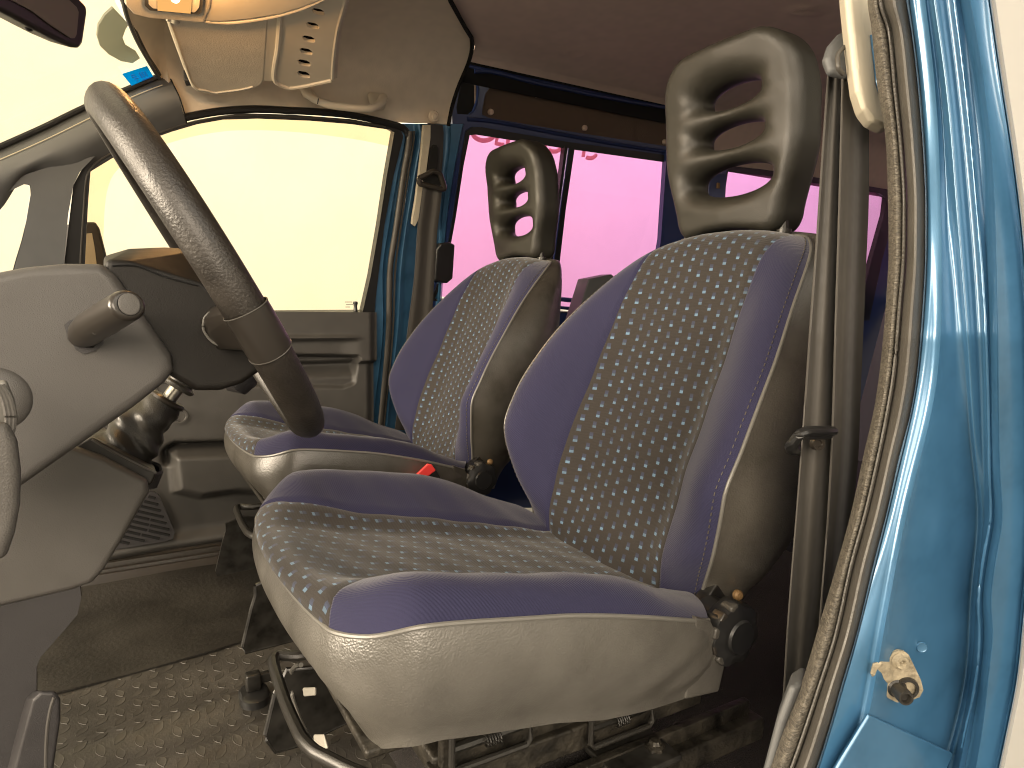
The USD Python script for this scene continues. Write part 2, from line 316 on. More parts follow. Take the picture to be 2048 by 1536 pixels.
e2 = np.array([atz(x, y, .014) for x, y in ((-60, 1425), (100, 1382), (215, 1352), (300, 1330), (430, 1298), (500, 1276), (620, 1240))])  # near edge follows the edge of the cast shadow
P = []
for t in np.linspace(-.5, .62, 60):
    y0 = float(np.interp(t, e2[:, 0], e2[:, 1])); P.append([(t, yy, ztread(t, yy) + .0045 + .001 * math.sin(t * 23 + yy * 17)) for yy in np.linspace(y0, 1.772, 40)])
M_mat2 = mat('shadow_and_dirt_tone', (.017, .015, .012), .5, ('noise', 120, .0010), var=.45, vscale=7)  # shadow and dirt on the floor, put into a darker sheet colour
obj('floor_sheet', shell(np.array(P), .0036), M_mat2, m2)
cl = thing('floor_clip', 'black oval floor anchor clip beside the front seat bar', 'clip')
c0 = atz(508, 1388, .03); obj('clip_plate', lathe([(0, .006), (.020, .006), (.024, .003), (.024, -.01)], c0, (0, 0, 1), 24, lambda r, h, a: r * (1 + .45 * np.cos(a) ** 2)), M_black, cl)
c1 = atz(506, 1362, .05); obj('clip_block', [rbox(c1, (.024, .020, .03), .003), rbox(c1 + [.02, .012, -.004], (.03, .012, .018), .003)], M_frame, cl)
# passenger sill: ribbed scuff plate
sl = thing('door_sill', 'ribbed dark sill strip under the passenger door', 'sill')
prof = [(1.775, .03), (1.79, .052), (1.80, .052), (1.803, .046), (1.812, .046), (1.815, .054), (1.825, .054), (1.828, .048), (1.84, .048), (1.843, .06), (1.855, .06), (1.858, .05), (1.88, .07), (1.90, .075)]
obj('sill_plate', shell(np.array([[(x, y, z) for y, z in prof] for x in np.linspace(-.5, .70, 12)]), .006, (0, 0, -1)), M_gloss, sl, smooth=20)
obj('sill_body', shell(np.array([[(x, 1.885, .06 + .0 * z), (x, 1.905, .10), (x, 1.92, .16)] for x in np.linspace(-.5, .70, 6) for z in [0]]), .006, (0, 1, 0)), M_paintdark, sl)
# ================================================================ van body
body = thing('van_body', 'blue painted van body shell with pillars and roof rails', 'van')
# driver-side door jamb, in bands from the rubber seal out to the skin
RUB = [(1816, 0), (1831, 98), (1843, 215), (1849, 293), (1854, 414), (1854, 500), (1847, 637), (1837, 756), (1825, 828), (1802, 910), (1777, 1025), (1751, 1124), (1717, 1267), (1686, 1370), (1649, 1500), (1628, 1560), (1600, 1640)]
BND = [(1761, -30), (1761, 0), (1778, 59), (1790, 176), (1802, 293), (1809, 414), (1808, 500), (1799, 620), (1789, 739), (1772, 842), (1751, 944), (1732, 1025), (1703, 1131), (1673, 1267), (1635, 1387), (1601, 1489), (1584, 1536), (1560, 1600)]
FUZ = [(1735, -30), (1735, 0), (1743, 59), (1755, 176), (1767, 244), (1772, 293), (1776, 414), (1777, 500), (1772, 602), (1765, 688), (1751, 801), (1727, 910), (1702, 1025), (1673, 1131), (1638, 1250), (1603, 1366), (1567, 1455), (1539, 1536), (1515, 1600)]
ROWS = np.linspace(-60, 1640, 70)
def col(pts): p = np.array(sorted(pts, key=lambda q: q[1])); return lambda y: np.interp(y, p[:, 1], p[:, 0]) if True else 0
def colx(pts):
    p = np.array(sorted(pts, key=lambda q: q[1]), float)
    f = PchipInterpolator(p[:, 1], p[:, 0], extrapolate=True); lo, hi = p[0, 1], p[-1, 1]
    def g(y):
        y = np.asarray(y, float); r = f(np.clip(y, lo, hi)); r = r + (y > hi) * (y - hi) * f(hi, 1) + (y < lo) * (y - lo) * f(lo, 1); return r
    return g
c_rub = colx(RUB)
P1 = colx([(1846, 0), (1872, 248), (1878, 414), (1880, 500), (1880, 620), (1874, 740), (1858, 838), (1838, 910), (1812, 1011), (1788, 1131), (1766, 1250), (1757, 1295), (1745, 1380), (1736, 1424), (1722, 1480), (1690, 1640)])
LA = colx([(1867, 0), (1900, 248), (1912, 414), (1925, 560), (1936, 705), (1946, 876), (1958, 978), (1968, 1020), (1955, 1113), (1943, 1216), (1945, 1290), (1935, 1380), (1912, 1470), (1888, 1560)])
LB = colx([(1905, 0), (1935, 248), (1950, 414), (1962, 560), (1970, 705), (1974, 842), (1976, 978), (1980, 1020), (1964, 1113), (1953, 1216), (1957, 1260), (1950, 1353), (1929, 1455), (1908, 1560)])
LC = colx([(1935, 0), (1962, 166), (1980, 331), (1987, 500), (1991, 705), (1992, 842), (1996, 978), (2001, 1025), (1984, 1131), (1975, 1216), (1982, 1257), (1975, 1319), (1962, 1438), (1946, 1536), (1930, 1600)])
LO = colx([(1983, 0), (2007, 166), (2032, 331), (2047, 455), (2058, 600), (2063, 719), (2066, 900), (2062, 1100), (2050, 1233), (2038, 1353), (2018, 1455), (2001, 1536), (1980, 1640)])
def jamb(cols, ys, n=140):
    from scipy.ndimage import gaussian_filter1d
    Y = np.linspace(-60, 1640, n); X_ = np.array([gaussian_filter1d(np.array([float(c(y)) for y in Y]), 5.0 if k < 13 else 2.0, mode='nearest') for k, c in enumerate(cols)])
    return np.array([[near(X_[k, i], Y[i], ys[k]) for k in range(len(cols))] for i in range(n)])
off = lambda c, d: (lambda y: c(y) + d)
lerp = lambda a, b, t: (lambda y: a(y) * (1 - t) + b(y) * t)
cols = [off(c_rub, -6), c_rub, off(c_rub, 3), off(P1, -16), off(P1, -4), off(P1, 4), off(P1, 14), lerp(P1, LA, .55), off(LA, -9), off(LA, -2), off(LA, 4), lerp(LA, LB, .5), off(LB, -4), off(LB, 2), off(LB, 6), lerp(LB, LC, .5), off(LC, -7), LC, off(LC, 6), lerp(LC, LO, .45), off(LO, -10), off(LO, -3), LO]
ysj = [.338, .336, .330, .327, .322, .318, .317, .316, .311, .304, .300, .301, .297, .290, .287, .2885, .284, .276, .272, .270, .264, .262, .268]
ysj = [.62 * y + .38 * (.338 - .072 * k / 22) if 6 < k < 21 else y for k, y in enumerate(ysj)]
PJ = jamb(cols, ysj)
obj('driver_door_jamb', shell(PJ, .0012), M_paint, body, smooth=50)
q = [near(1736, 1432, .3155), near(1900, 1508, .299), near(1884, 1545, .297), near(1840, 1600, .296), near(1660, 1560, .318), near(1682, 1520, .3175)]
obj('jamb_ledge', hull([tuple(p) for p in q] + [tuple(np.array(p) + [.03, .02, -.02]) for p in q], .002, 8), M_paint, body)
sb = [PJ[i, 13] + np.array([-.0012, -.0012, 0]) for i in range(4, 128)]
obj('sealer_bead', tube(sb, .0012 + .0007 * np.abs(np.sin(np.arange(124) * 1.7) * np.sin(np.arange(124) * .43)), 7), M_paint, body)
M_skin = mat('pale_outer_panel', (.46, .45, .42), .5, coat=.2)  # pale panel added to close off the view past the jamb edge
qo_ = PJ[:, -1]; obj('outer_skin', shell(np.array([qo_ + [.002, -.002, 0], qo_ + [.5, .002, 0], qo_ + [2.6, .0, 0]]), .004), M_skin, body)
for px, py in ((1843, 1294),):
    if px > 1780: obj('jamb_plug', lathe([(0, .0006), (.0035, .0006), (.0045, .0012), (.0052, 0)], near(px, py, .3135), (-.55, -.83, 0), 14), M_paint, body)
# seals of the driver's door opening
sealm = thing('door_seal', 'textured grey rubber seal around the open driver doorway', 'door seal')
bf, rf, ff = colx(BND), colx(RUB), colx(FUZ)
P = []
for y in np.linspace(-40, 1600, 130):
    a, b = float(ff(y)), float(bf(y)); row = []
    for t in np.linspace(0, 1, 9):
        e = math.sin(math.pi * min(1, max(0, t * .85 + .15))); row.append(near(a + (b - a) * t, y, .375 - .022 * t - .010 * e))
    P.append(row)
obj('textured_lip', shell(np.array(P), .004), M_fuzzy, sealm)
P = []
for y in np.linspace(-40, 1600, 130):
    a, b = float(bf(y)) + 1, float(rf(y)) + 3; row = []
    for t in np.linspace(0, 1, 11):
        row.append(near(a + (b - a) * t, y, .356 - .012 * t - .017 * math.sin(math.pi * t) ** .7))
    P.append(row)
obj('rubber_bulb', shell(np.array(P), .003), M_rubber, sealm)
st = []
for y in np.arange(-20, 1560, 9.5):
    p = near(float(bf(y)) - 1, y, .348); p2 = near(float(bf(y + 5)) - 1, y + 5, .348); st.append(tube([p, p2], .0007, 5))
obj('seam_backing', tube([near(float(bf(y)) - .5, y, .3495) for y in np.linspace(-30, 1590, 90)], .0016, 6), M_rubber, sealm)
key(obj('seam_stitches', st, M_rubber, sealm), kind='stuff')
# cream pillar cover at the top of the driver's belt pillar
cv = [(1692, -60), (1696, 0), (1703, 70), (1711, 140), (1717, 185), (1727, 218), (1742, 238), (1768, 252), (1790, 240), (1790, 100), (1775, -40)]
cp = thing('pillar_cover', 'cream plastic cover at the top of the driver side belt pillar', 'pillar cover')
p3 = [near(*q, .386) for q in rounded(cv, 14)]; obj('cover_panel', hull([tuple(p) for p in p3] + [tuple(np.array(p) + [.012, .012, 0]) for p in p3], .004, 8), M_cream, cp)
obj('cover_edge', tube([near(x, y, .381) for x, y in ((1744, 70), (1750, 120), (1756, 170), (1760, 184))], .0022, 6, 12), M_paint, cp)
lowc = [(1600, 1368), (1585, 1378), (1562, 1440), (1535, 1545), (1515, 1620), (1560, 1620), (1600, 1480), (1612, 1400)]
p3 = [near(*q, .372) for q in lowc]
cp2 = thing('pillar_cover', 'grey plastic cover at the foot of the driver side belt pillar', 'pillar cover')
obj('cover_panel', hull([tuple(p) for p in p3] + [tuple(np.array(p) + [.02, .012, 0]) for p in p3], .004, 10), M_apillar, cp2)
# inner post behind the belts: hidden side wall of the body, driver side rear
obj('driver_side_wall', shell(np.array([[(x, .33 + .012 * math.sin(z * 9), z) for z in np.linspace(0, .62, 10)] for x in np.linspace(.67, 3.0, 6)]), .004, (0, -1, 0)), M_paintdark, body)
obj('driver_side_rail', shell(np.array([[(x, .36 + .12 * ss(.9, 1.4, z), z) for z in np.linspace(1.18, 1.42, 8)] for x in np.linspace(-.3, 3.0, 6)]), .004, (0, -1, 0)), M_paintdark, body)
# passenger-side door pillar: painted bands with seals
RY = [225, 245, 265, 350, 450, 550, 640, 800, 870, 940, 1000]
def band(xs): return colx(list(zip(xs, RY)))
b0 = band([800, 800, 801, 782, 764, 753, 750, 738, 730, 722, 714])
b1 = band([806, 808, 810, 795, 778, 765, 766, 751, 743, 734, 726])
b2 = band([808, 810, 812, 800, 786, 771, 771, 760, 753, 745, 738])
b3 = band([822, 824, 826, 814, 800, 788, 785, 771, 764, 757, 750])
b4 = band([830, 833, 836, 824, 808, 796, 792, 775, 769, 763, 757])
b5 = band([843, 845, 847, 835, 818, 807, 803, 782, 776, 771, 766])
b6 = band([862, 864, 866, 852, 838, 832, 818, 800, 795, 790, 785])
b7 = band([886, 888, 889, 884, 878, 872, 866, 850, 845, 840, 835])
b8 = band([900, 901, 902, 894, 884, 880, 874, 860, 856, 852, 848])
b9 = band([926, 926, 922, 906, 892, 884, 878, 865, 860, 856, 852])
pr = np.linspace(248, 1000, 46)
def pband(cs, offs): return np.array([[side(float(c(y)), y, o) for c, o in zip(cs, offs)] for y in pr])
obj('passenger_door_pillar', shell(pband([off(b0, -4), b0, b1, off(b1, 2), b2, b3, off(b4, -3), b4, lerp(b4, b5, .5), b5, off(b5, 4), b6, b7, off(b8, -3), b8, b9, off(b9, 3)],
    [.0, .012, .014, .004, .0, .0, .002, .014, .018, .014, .004, .002, .002, .006, .016, .016, .0]), .004), M_paint, body, smooth=45)
ps = thing('door_seal', 'dark rubber seal around the closed passenger door', 'door seal')
obj('rubber_bulb', tube([side(float(lerp(b2, b3, .5)(y)), y, .020) for y in np.linspace(262, 1000, 40)], .0085, 8), M_rubber, ps)
obj('seal_lip', tube([side(float(b3(y)) + 2, y, .020) for y in np.linspace(262, 1000, 40)], .003, 6), M_rubber, ps)
tseal = [side(x, y, .018) for x, y in ((349, 240), (393, 230), (444, 222), (513, 218), (581, 221), (640, 224), (700, 230), (771, 245), (806, 256), (818, 275))]
obj('rubber_bulb', tube(tseal, .009, 8, 60), M_black, ps)
# beige inner trim with belt slot
bt = thing('pillar_cover', 'grey trim with a black belt height slot on the passenger door pillar', 'pillar cover')
tp = [(856, 246), (884, 250), (886, 265), (884, 320), (881, 352), (878, 400), (870, 452), (838, 452), (846, 400), (852, 352), (857, 300), (858, 262)]
p3 = [side(x, y, .026) for x, y in tp]; obj('trim_panel', poly3(p3, .01, (0, 1, TUM)), M_dash2, bt)
lt = [(846, 250), (859, 250), (859, 275), (852, 330), (843, 400), (834, 440), (828, 452), (823, 448), (824, 436), (830, 400), (836, 352), (842, 300)]
p3 = [side(x, y, .028) for x, y in lt]; obj('trim_edge', poly3(p3, .014, (0, 1, TUM)), M_cream, bt)
sp = [(862, 296), (866, 290), (872, 290), (876, 296), (875, 320), (871, 352), (854, 352), (857, 320)]
p3 = [side(x, y, .034) for x, y in sp]; obj('slot', poly3(p3, .006, (0, 1, TUM)), M_void, bt)
dc = [(905, 492), (901, 555), (893, 562), (872, 558), (876, 500), (882, 490), (897, 488)]
p3 = [side(x, y, .055) for x, y in dc]; g2 = thing('latch_cover', 'small black rounded cover on the sliding door edge', 'cover')
obj('cover_box', hull([tuple(p) for p in p3] + [tuple(p + [0, .035, 0]) for p in p3], .006, 10), M_black, g2)
# ---- sliding door on the passenger side: painted frame, board panel with buttons, window with two panes
sd = thing('sliding_door', 'dark blue sliding door with two purple tinted panes and a brown upper panel', 'sliding door')
def sp_(pts, o=0.): return [side(x, y, o) for x, y in pts]
outer = [(898, 150), (925, 118), (960, 132), (1345, 212), (1365, 216), (1350, 420), (1320, 640), (1290, 760), (830, 760), (868, 560), (884, 430), (903, 265)]
win = [(930, 262), (942, 254), (960, 254), (1130, 283), (1345, 312), (1335, 400), (1320, 520), (1305, 640), (860, 600), (885, 540), (905, 430), (920, 320)]
pan = [(961, 229), (962, 215), (968, 187), (980, 170), (998, 165), (1034, 170), (1168, 196), (1360, 232), (1355, 296), (1217, 275), (1120, 260), (973, 235)]
cav = [(912, 228), (910, 215), (918, 170), (925, 150), (945, 152), (954, 165), (956, 180), (953, 205), (947, 222), (938, 229)]
obj('door_frame', poly3(sp_(outer, -.005), .018, (0, 1, TUM), hole=[sp_(win, -.005), sp_(pan, -.005), sp_(cav, -.005)]), M_paintdark, sd)
obj('cavity', poly3(sp_([(895, 240), (895, 140), (965, 140), (965, 240)], -.06), .004, (0, 1, TUM)), M_void, sd)
obj('board_panel', poly3(sp_(rounded([(950, 150), (1375, 220), (1375, 305), (950, 240)], 4), -.016), .006, (0, 1, TUM)), M_hard, sd)
for (x, y) in ((1074.5, 189), (982, 224), (1170, 256), (1282.6, 227), (1330, 284)):
    obj('button', lathe([(0, .005), (.006, .0045), (.0085, .002), (.009, -.006)], side(x, y, -.008), (0, -1, -TUM), 14), M_head, sd)
for pts, r in (([(948, 142), (985, 143), (1071, 165), (1180, 188), (1344, 216)], .007), ([(935, 238), (990, 243), (1100, 264), (1220, 286), (1345, 305)], .006), ([(930, 130), (1000, 146), (1170, 182), (1350, 219)], .005)):
    obj('pressed_rib', tube(sp_(pts, .006), r, 8, 40), M_paintdark, sd)
# rubber frame and panes
glass_o = [(937, 270), (950, 269), (1130, 297), (1340, 326), (1331, 420), (1316, 520), (1300, 640), (868, 596), (890, 541), (910, 430), (925, 330)]
obj('window_rubber', poly3(sp_(win, .002), .016, (0, 1, TUM), hole=[sp_(glass_o, .002)]), M_black, sd)
obj('window_post', [poly3(sp_([(1126, 292), (1146, 295), (1128, 420), (1112, 560), (1104, 618), (1085, 616), (1094, 540), (1110, 420)], .004), .02, (0, 1, TUM))], M_black, sd)
obj('post_channel', [tube(sp_([(1137, 296), (1120, 420), (1098, 600)], .015), .0035, 6, 20)], M_paintdark, sd)
obj('lower_rail', [tube(sp_([(1020, 588), (1100, 596), (1180, 604), (1310, 616)], .015), .008, 8, 12), tube(sp_([(1020, 606), (1100, 613), (1180, 621), (1310, 632)], .012), .006, 8, 12)], M_paintdark, sd)
obj('window_pane', poly3(sp_([(928, 262), (1132, 292), (1098, 612), (850, 590), (900, 430)], -.004), .004, (0, 1, TUM)), M_film, sd)
obj('window_pane', poly3(sp_([(1132, 292), (1350, 322), (1305, 650), (1098, 612)], -.006), .004, (0, 1, TUM)), M_film, sd)
obj('inner_panel', poly3(sp_([(830, 640), (860, 596), (1305, 640), (1290, 1000), (800, 1000)], -.004), .012, (0, 1, 0)), M_paintdark, sd)
# lettering on the outside of the pane: only its lower edge shows under the frame, read from behind
lt_ = thing('window_lettering', 'white sticker lettering along the top of the sliding door panes, mostly hidden by the frame', 'lettering')
def ringpts(cx, cy, r, a0, a1, n=14): return [side(cx + r * math.cos(a), cy + r * .8 * math.sin(a), -.012) for a in np.linspace(a0, a1, n)]
M_lett = usdkit.material(stage, LK + 'translucent_sticker', {'d': ('diffuse_bsdf', dict(color=(.55, .38, .40))), 't': ('translucent_bsdf', dict(color=(.95, .62, .62))), 'm': ('mix_closure', dict(fac=.8))}, [('d.BSDF', 'm.closure1'), ('t.BSDF', 'm.closure2')], surface='m.closure')
for pts in (ringpts(968, 262, 24, 0.1, math.pi - .1), [side(995, 272, -.012), side(992, 287, -.012), side(1008, 290, -.012)], [side(1017, 276, -.012), side(1014, 294, -.012)], ringpts(1062, 278, 22, .2, 2.9), [side(1092, 284, -.012), side(1089, 298, -.012)], ringpts(1108, 292, 14, .2, 2.4), [side(1168, 302, -.012), side(1166, 314, -.012)], ringpts(1180, 306, 13, .2, 2.2)):
    obj('letter', tube(pts, .0065, 6, flat=.25, ref=(0, 1, TUM)), M_lett, lt_)
# rear pillar and quarter window
obj('rear_pillar', poly3(sp_([(1330, 300), (1455, 322), (1448, 345), (1420, 480), (1395, 640), (1290, 640), (1318, 480)], .012), .02, (0, 1, TUM)), M_paintdark, body)
rp = thing('pillar_bracket', 'small blue metal bracket on the rear pillar seen through the driver headrest', 'bracket')
cb = side(1433, 372, .03); obj('bracket_plate', rbox(cb, (.085, .012, .085), .003), M_paintdark, rp); obj('bracket_hole', rbox(cb + [0, -.008, 0], (.014, .006, .02), .002), M_brass, rp)
qw = thing('quarter_window', 'purple tinted rear quarter window behind the driver headrest', 'window')
qo = [(1438, 330), (1520, 338), (1640, 356), (1770, 378), (1790, 386), (1785, 430), (1760, 520), (1735, 640), (1390, 640), (1415, 480)]
qi = [(1452, 343), (1520, 350), (1640, 368), (1755, 386), (1768, 396), (1764, 430), (1740, 515), (1712, 625), (1408, 625), (1432, 480)]
obj('window_rubber', poly3(sp_(qo, 0), .02, (0, 1, TUM), hole=[sp_(qi, 0)]), M_black, qw)
obj('window_pane', poly3(sp_([(1440, 335), (1782, 382), (1730, 632), (1395, 632)], -.006), .004, (0, 1, TUM)), M_film, qw)
wall_out = [(1290, 600), (1330, 300), (1700, 330), (1900, 380), (1900, 1300), (1290, 1300)]
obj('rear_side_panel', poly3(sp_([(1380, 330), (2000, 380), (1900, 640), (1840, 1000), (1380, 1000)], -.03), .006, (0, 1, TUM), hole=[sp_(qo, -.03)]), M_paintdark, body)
bh = thing('panel_bolt', 'small shiny bolt on the blue rear side panel', 'bolt'); obj('bolt_head', lathe([(0, .012), (.009, .011), (.012, .006), (.02, .003), (.022, 0)], side(1748, 566, -.02), (0, -1, 0), 14), M_chrome, bh)
# ================================================================ passenger door
pd = thing('passenger_door', 'closed passenger door with dark grey trim and a clear window', 'car door')
OUTR = [(125, 560), (147, 369), (164, 338), (191, 318), (250, 285), (314, 262), (393, 240), (478, 226), (581, 229), (700, 238), (771, 251), (797, 258), (803, 272), (783, 352), (765, 450), (752, 560), (744, 632), (115, 640)]
GL = [(169, 545), (176, 410), (181, 342), (240, 306), (314, 273), (342, 263), (393, 248), (444, 239), (513, 237), (615, 241), (700, 248), (776, 259), (785, 264), (770, 350), (755, 450), (738, 550), (722, 622), (160, 626)]
obj('window_frame', poly3(sp_(OUTR, .004), .03, (0, 1, TUM), hole=[sp_(GL, .004)]), M_black, pd)
obj('frame_bead', tube(sp_([(160, 560), (168, 410), (174, 350), (190, 328), (240, 298), (314, 267), (393, 243), (478, 231), (581, 234), (700, 242), (771, 254)], .021), .0022, 6, 70), M_rubber, pd)
obj('window_pane', poly3(sp_([(150, 640), (150, 330), (240, 290), (400, 230), (700, 230), (800, 250), (735, 640)], -.012), .004, (0, 1, TUM)), M_glass, pd)
M_reflband = glassmat('amber_reflection_tint', (.97, .84, .72))  # amber tint stands for the door frame reflected in the glass
din = [(205, 560), (207, 470), (211, 400), (222, 358), (250, 326), (300, 300), (345, 284), (400, 270), (470, 261), (560, 262), (640, 269), (700, 277), (776, 292)]
dout = [(150, 560), (158, 450), (166, 370), (180, 336), (230, 300), (300, 270), (342, 255), (393, 240), (470, 229), (560, 230), (640, 236), (700, 242), (792, 256)]
rd = thing('reflection_band', 'amber tinted strip added for the frame reflection along the top and front edge of the passenger window', 'reflection band')
obj('band_strip', strip([dout, din], lambda x, y: side(x, y, -.035), 60, .003), M_reflband, rd)
gm_ = []
for yy, x0, x1 in ((604, 690, 704), (609, 692, 706), (614, 691, 700)): gm_.append(tube([side(x0, yy, -.008), side(x1, yy, -.008)], .0009, 5))
obj('glass_marking', gm_, M_apillar, pd)
# trim panel as a relief: heights from traced outlines
def xz(px, py, yy=1.875): p = aty(px, py, yy); return p[0], p[2]
step = .004; X, Z = np.meshgrid(np.arange(-.30, .652, step), np.arange(.062, .672, step), indexing='ij'); PP = shp_points(np.stack([X, Z], -1).reshape(-1, 2)) if False else None
def sdf(poly):
    g = Polygon(poly); pts = shp_points(X.ravel(), Z.ravel()); d = distance(g.exterior, pts).reshape(X.shape)
    return np.where(contains_xy(g, X.ravel(), Z.ravel()).reshape(X.shape), d, -d)
h = np.zeros_like(X)
h += .030 * ss(.52, .535, Z)                                            # upper pad stands proud of the lower panel
h += .012 * np.exp(-((Z - .598 - 0 * X) / .006) ** 2) * ss(.61, .54, X)      # bright ledge
h -= .010 * ss(.600, .592, Z) * ss(.53, .55, Z) * ss(.60, .53, X)
pull = rounded([xz(430, 708), xz(717, 712), xz(712, 768), xz(690, 776), xz(455, 772), xz(430, 760)], .012)
h -= .045 * ss(-.004, .006, sdf(pull)) * (1 - .75 * ss(.03, .075, xz(600, 708)[1] - Z))
pocket = rounded([xz(330, 905), xz(350, 893), xz(470, 890), xz(900, 868), xz(900, 1010), xz(470, 992), xz(400, 1002), xz(340, 990)], .012)
d = sdf(pocket); h += .042 * ss(.0, .03, d) - .05 * np.exp(-((d - .004) / .009) ** 2) * ss(xz(400, 930)[1], xz(400, 915)[1], Z)
h += .018 * ss(.62, .645, X) * -1.
h += .022 * np.exp(-((Z - .075) / .02) ** 2)
h += .02 * ss(.12, -.12, X) * ss(.50, .40, Z)
obj('trim_panel', shell(np.stack([X, 1.885 - h, Z], -1), .008), M_door, pd)
for q_ in ((327, 776), (360, 832)):
    c = aty(*q_, 1.868); obj('button_plug', lathe([(0, .003), (.012, .003), (.014, .006), (.018, .006), (.019, 0)], c, (0, -1, 0), 20), M_door, pd)
lk = aty(711, 625, 1.895); obj('lock_pin', lathe([(0, .032), (.006, .031), (.007, .026), (.0045, .018), (.006, .004), (.009, 0)], lk, (0, 0, 1), 14), M_black, pd)
gq = [(205, 1100), (240, 1050), (290, 985), (308, 983), (318, 990), (349, 1062), (346, 1076), (330, 1082), (220, 1100)]
gp = [aty(x, y, 1.858) for x, y in gq]; sg = obj('speaker_grille', poly3(gp, .008, (0, 1, 0)), M_dash2, pd)
bars = Polygon([(p[0], p[2]) for p in gp]).buffer(-.010); dx, dz = math.cos(.40), -math.sin(.40); cx, cz = np.mean([p[0] for p in gp]), np.mean([p[2] for p in gp])
for i in range(-9, 10):
    o = np.array([cx, cz]) + i * .0135 * np.array([math.sin(.40), math.cos(.40)])
    g = LineString([o - .2 * np.array([dx, dz]), o + .2 * np.array([dx, dz])]).intersection(bars)
    for s_ in getattr(g, 'geoms', [g]):
        if s_.is_empty or s_.length < .012: continue
        a, b = np.array(s_.coords[0]), np.array(s_.coords[-1]); m = (a + b) / 2
        for aa, bb in ((a, m - (b - a) * .02), (m + (b - a) * .02, b)) if s_.length > .07 else ((a, b),):
            obj('grille_slot', tube([(aa[0], 1.853, aa[1]), (bb[0], 1.853, bb[1])], .0036, 6, flat=.6, ref=(0, 1, 0)), M_void, sg)
# exterior mirror seen through the door glass
em = thing('door_mirror', 'grey exterior mirror housing outside the passenger window', 'mirror')
mo = [(166, 455), (172, 449), (188, 449), (194, 458), (205, 500), (217, 552), (166, 560)]
mp = [aty(x, y, 2.02) for x, y in mo]; mi = [aty(x, y, 2.015) for x, y in ((167, 468), (184, 466), (190, 500), (196, 552), (166, 556))]
obj('housing', hull([tuple(p) for p in mp] + [tuple(p + [-.05, .12, 0]) for p in mp], .006, 8), M_dash2, em)
obj('mirror_face', poly3(mi, .003, (0, 1, 0)), M_cream, em)
# quarter glass and front pillar
ap = thing('front_pillar', 'grey plastic trim of the passenger side front pillar', 'pillar trim')
upx = [(-60, 322), (0, 297), (85, 259), (174, 215), (250, 183), (318, 156), (336, 149)]
l2 = [(-60, 345), (0, 321), (85, 284), (174, 241), (262, 197), (325, 172), (345, 166)]
l3 = [(-60, 372), (0, 349), (85, 312), (190, 262), (270, 222), (334, 196), (356, 188)]
l4 = [(-60, 470), (0, 420), (60, 350), (147, 346), (200, 316), (262, 286), (340, 257), (372, 246)]
obj('pillar_skin', strip([upx, l2, [(x + 1, y + 2) for x, y in l2], l3, [(a[0] * .5 + b[0] * .5, a[1] * .5 + b[1] * .5) for a, b in zip(resample(l3, 12), resample(l4, 12))], l4],
    [lambda x, y: side(x, y, .01), lambda x, y: side(x, y, .03), lambda x, y: side(x, y, .036), lambda x, y: side(x, y, .048), lambda x, y: side(x, y, .045), lambda x, y: side(x, y, .022)], 40, .004), M_apillar, ap, smooth=40)
obj('crease_line', tube(sp_([(-60, 343), (0, 319), (85, 282), (174, 239), (262, 195), (325, 170)], .0335), .0011, 5, 40), M_cream, ap)
obj('end_line', tube([side(x, y, o) for x, y, o in ((337, 150, .012), (345, 166, .033), (357, 190, .051), (373, 246, .026))], .0016, 5, 20), M_void, ap)
obj('windscreen_bead', tube(sp_([(-60, 320), (0, 293), (85, 255), (174, 212), (250, 180), (316, 153)], .016), .006, 8, 40), M_black, ap)
low = [(125, 620), (125, 560), (136, 430), (147, 369), (160, 343), (190, 312), (110, 330), (40, 352), (-80, 420), (-80, 640)]
quarter = [(-70, 430), (0, 391), (51, 367), (61, 370), (63, 380), (48, 470), (32, 525), (15, 590), (-70, 592)]
obj('quarter_panel', poly3(sp_(low, .030), .01, (0, 1, TUM), hole=[sp_(quarter, .030)]), M_apillar, ap)
qg = thing('quarter_glass', 'small fixed triangular pane ahead of the passenger door window', 'window')
obj('pane', poly3(sp_([(x - 2, y + 2) for x, y in quarter], .012), .004, (0, 1, TUM)), M_glass, qg)
obj('pane_bead', tube(sp_(quarter[1:-1], .026), .0022, 6, 60), M_black, qg)
# windscreen
P_a, P_b, P_c = side(-200, 378, 0), side(318, 150, 0), roofp(235, -20, -.02)
nW = np.cross(P_b - P_a, P_c - P_a); nW /= np.linalg.norm(nW)
wsp = lambda x, y, o=0.: plane(x, y, nW, nW @ P_b + o)
ws = thing('windscreen', 'clear windscreen at the top left corner', 'windscreen')
hd = [(222, -60), (235, 0), (262, 60), (290, 110), (322, 152)]
obj('glass_sheet', poly3([wsp(x, y) for x, y in [(-220, 390), (-60, 322), (0, 297), (174, 215), (300, 165), (324, 150), (316, 128), (285, 105), (258, 58), (228, 0), (205, -80), (-220, -80)]], .005, nW), M_glass, ws)
obj('frit_band', tube([wsp(x, y) - nW * np.sign(nW @ (P_b - EYE)) * .006 for x, y in ((228, -40), (243, 0), (266, 56), (290, 104), (312, 138), (318, 150))], .0045, 6, 30), M_black, ws)
sk = thing('windscreen_sticker', 'bright blue square sticker in the corner of the windscreen', 'sticker')
sn = -np.sign(nW @ (P_b - EYE)) * nW
sq = [(241, 143), (291, 127), (307, 154), (262, 169)]
obj('sticker_sheet', poly3([wsp(x, y) + sn * .006 for x, y in sq], .0012, nW), M_sticker, sk)
def inq(u, v): a, b, c, d_ = (np.array(s) for s in sq); return (a * (1 - u) + b * u) * (1 - v) + (d_ * (1 - u) + c * u) * v
pr_ = []
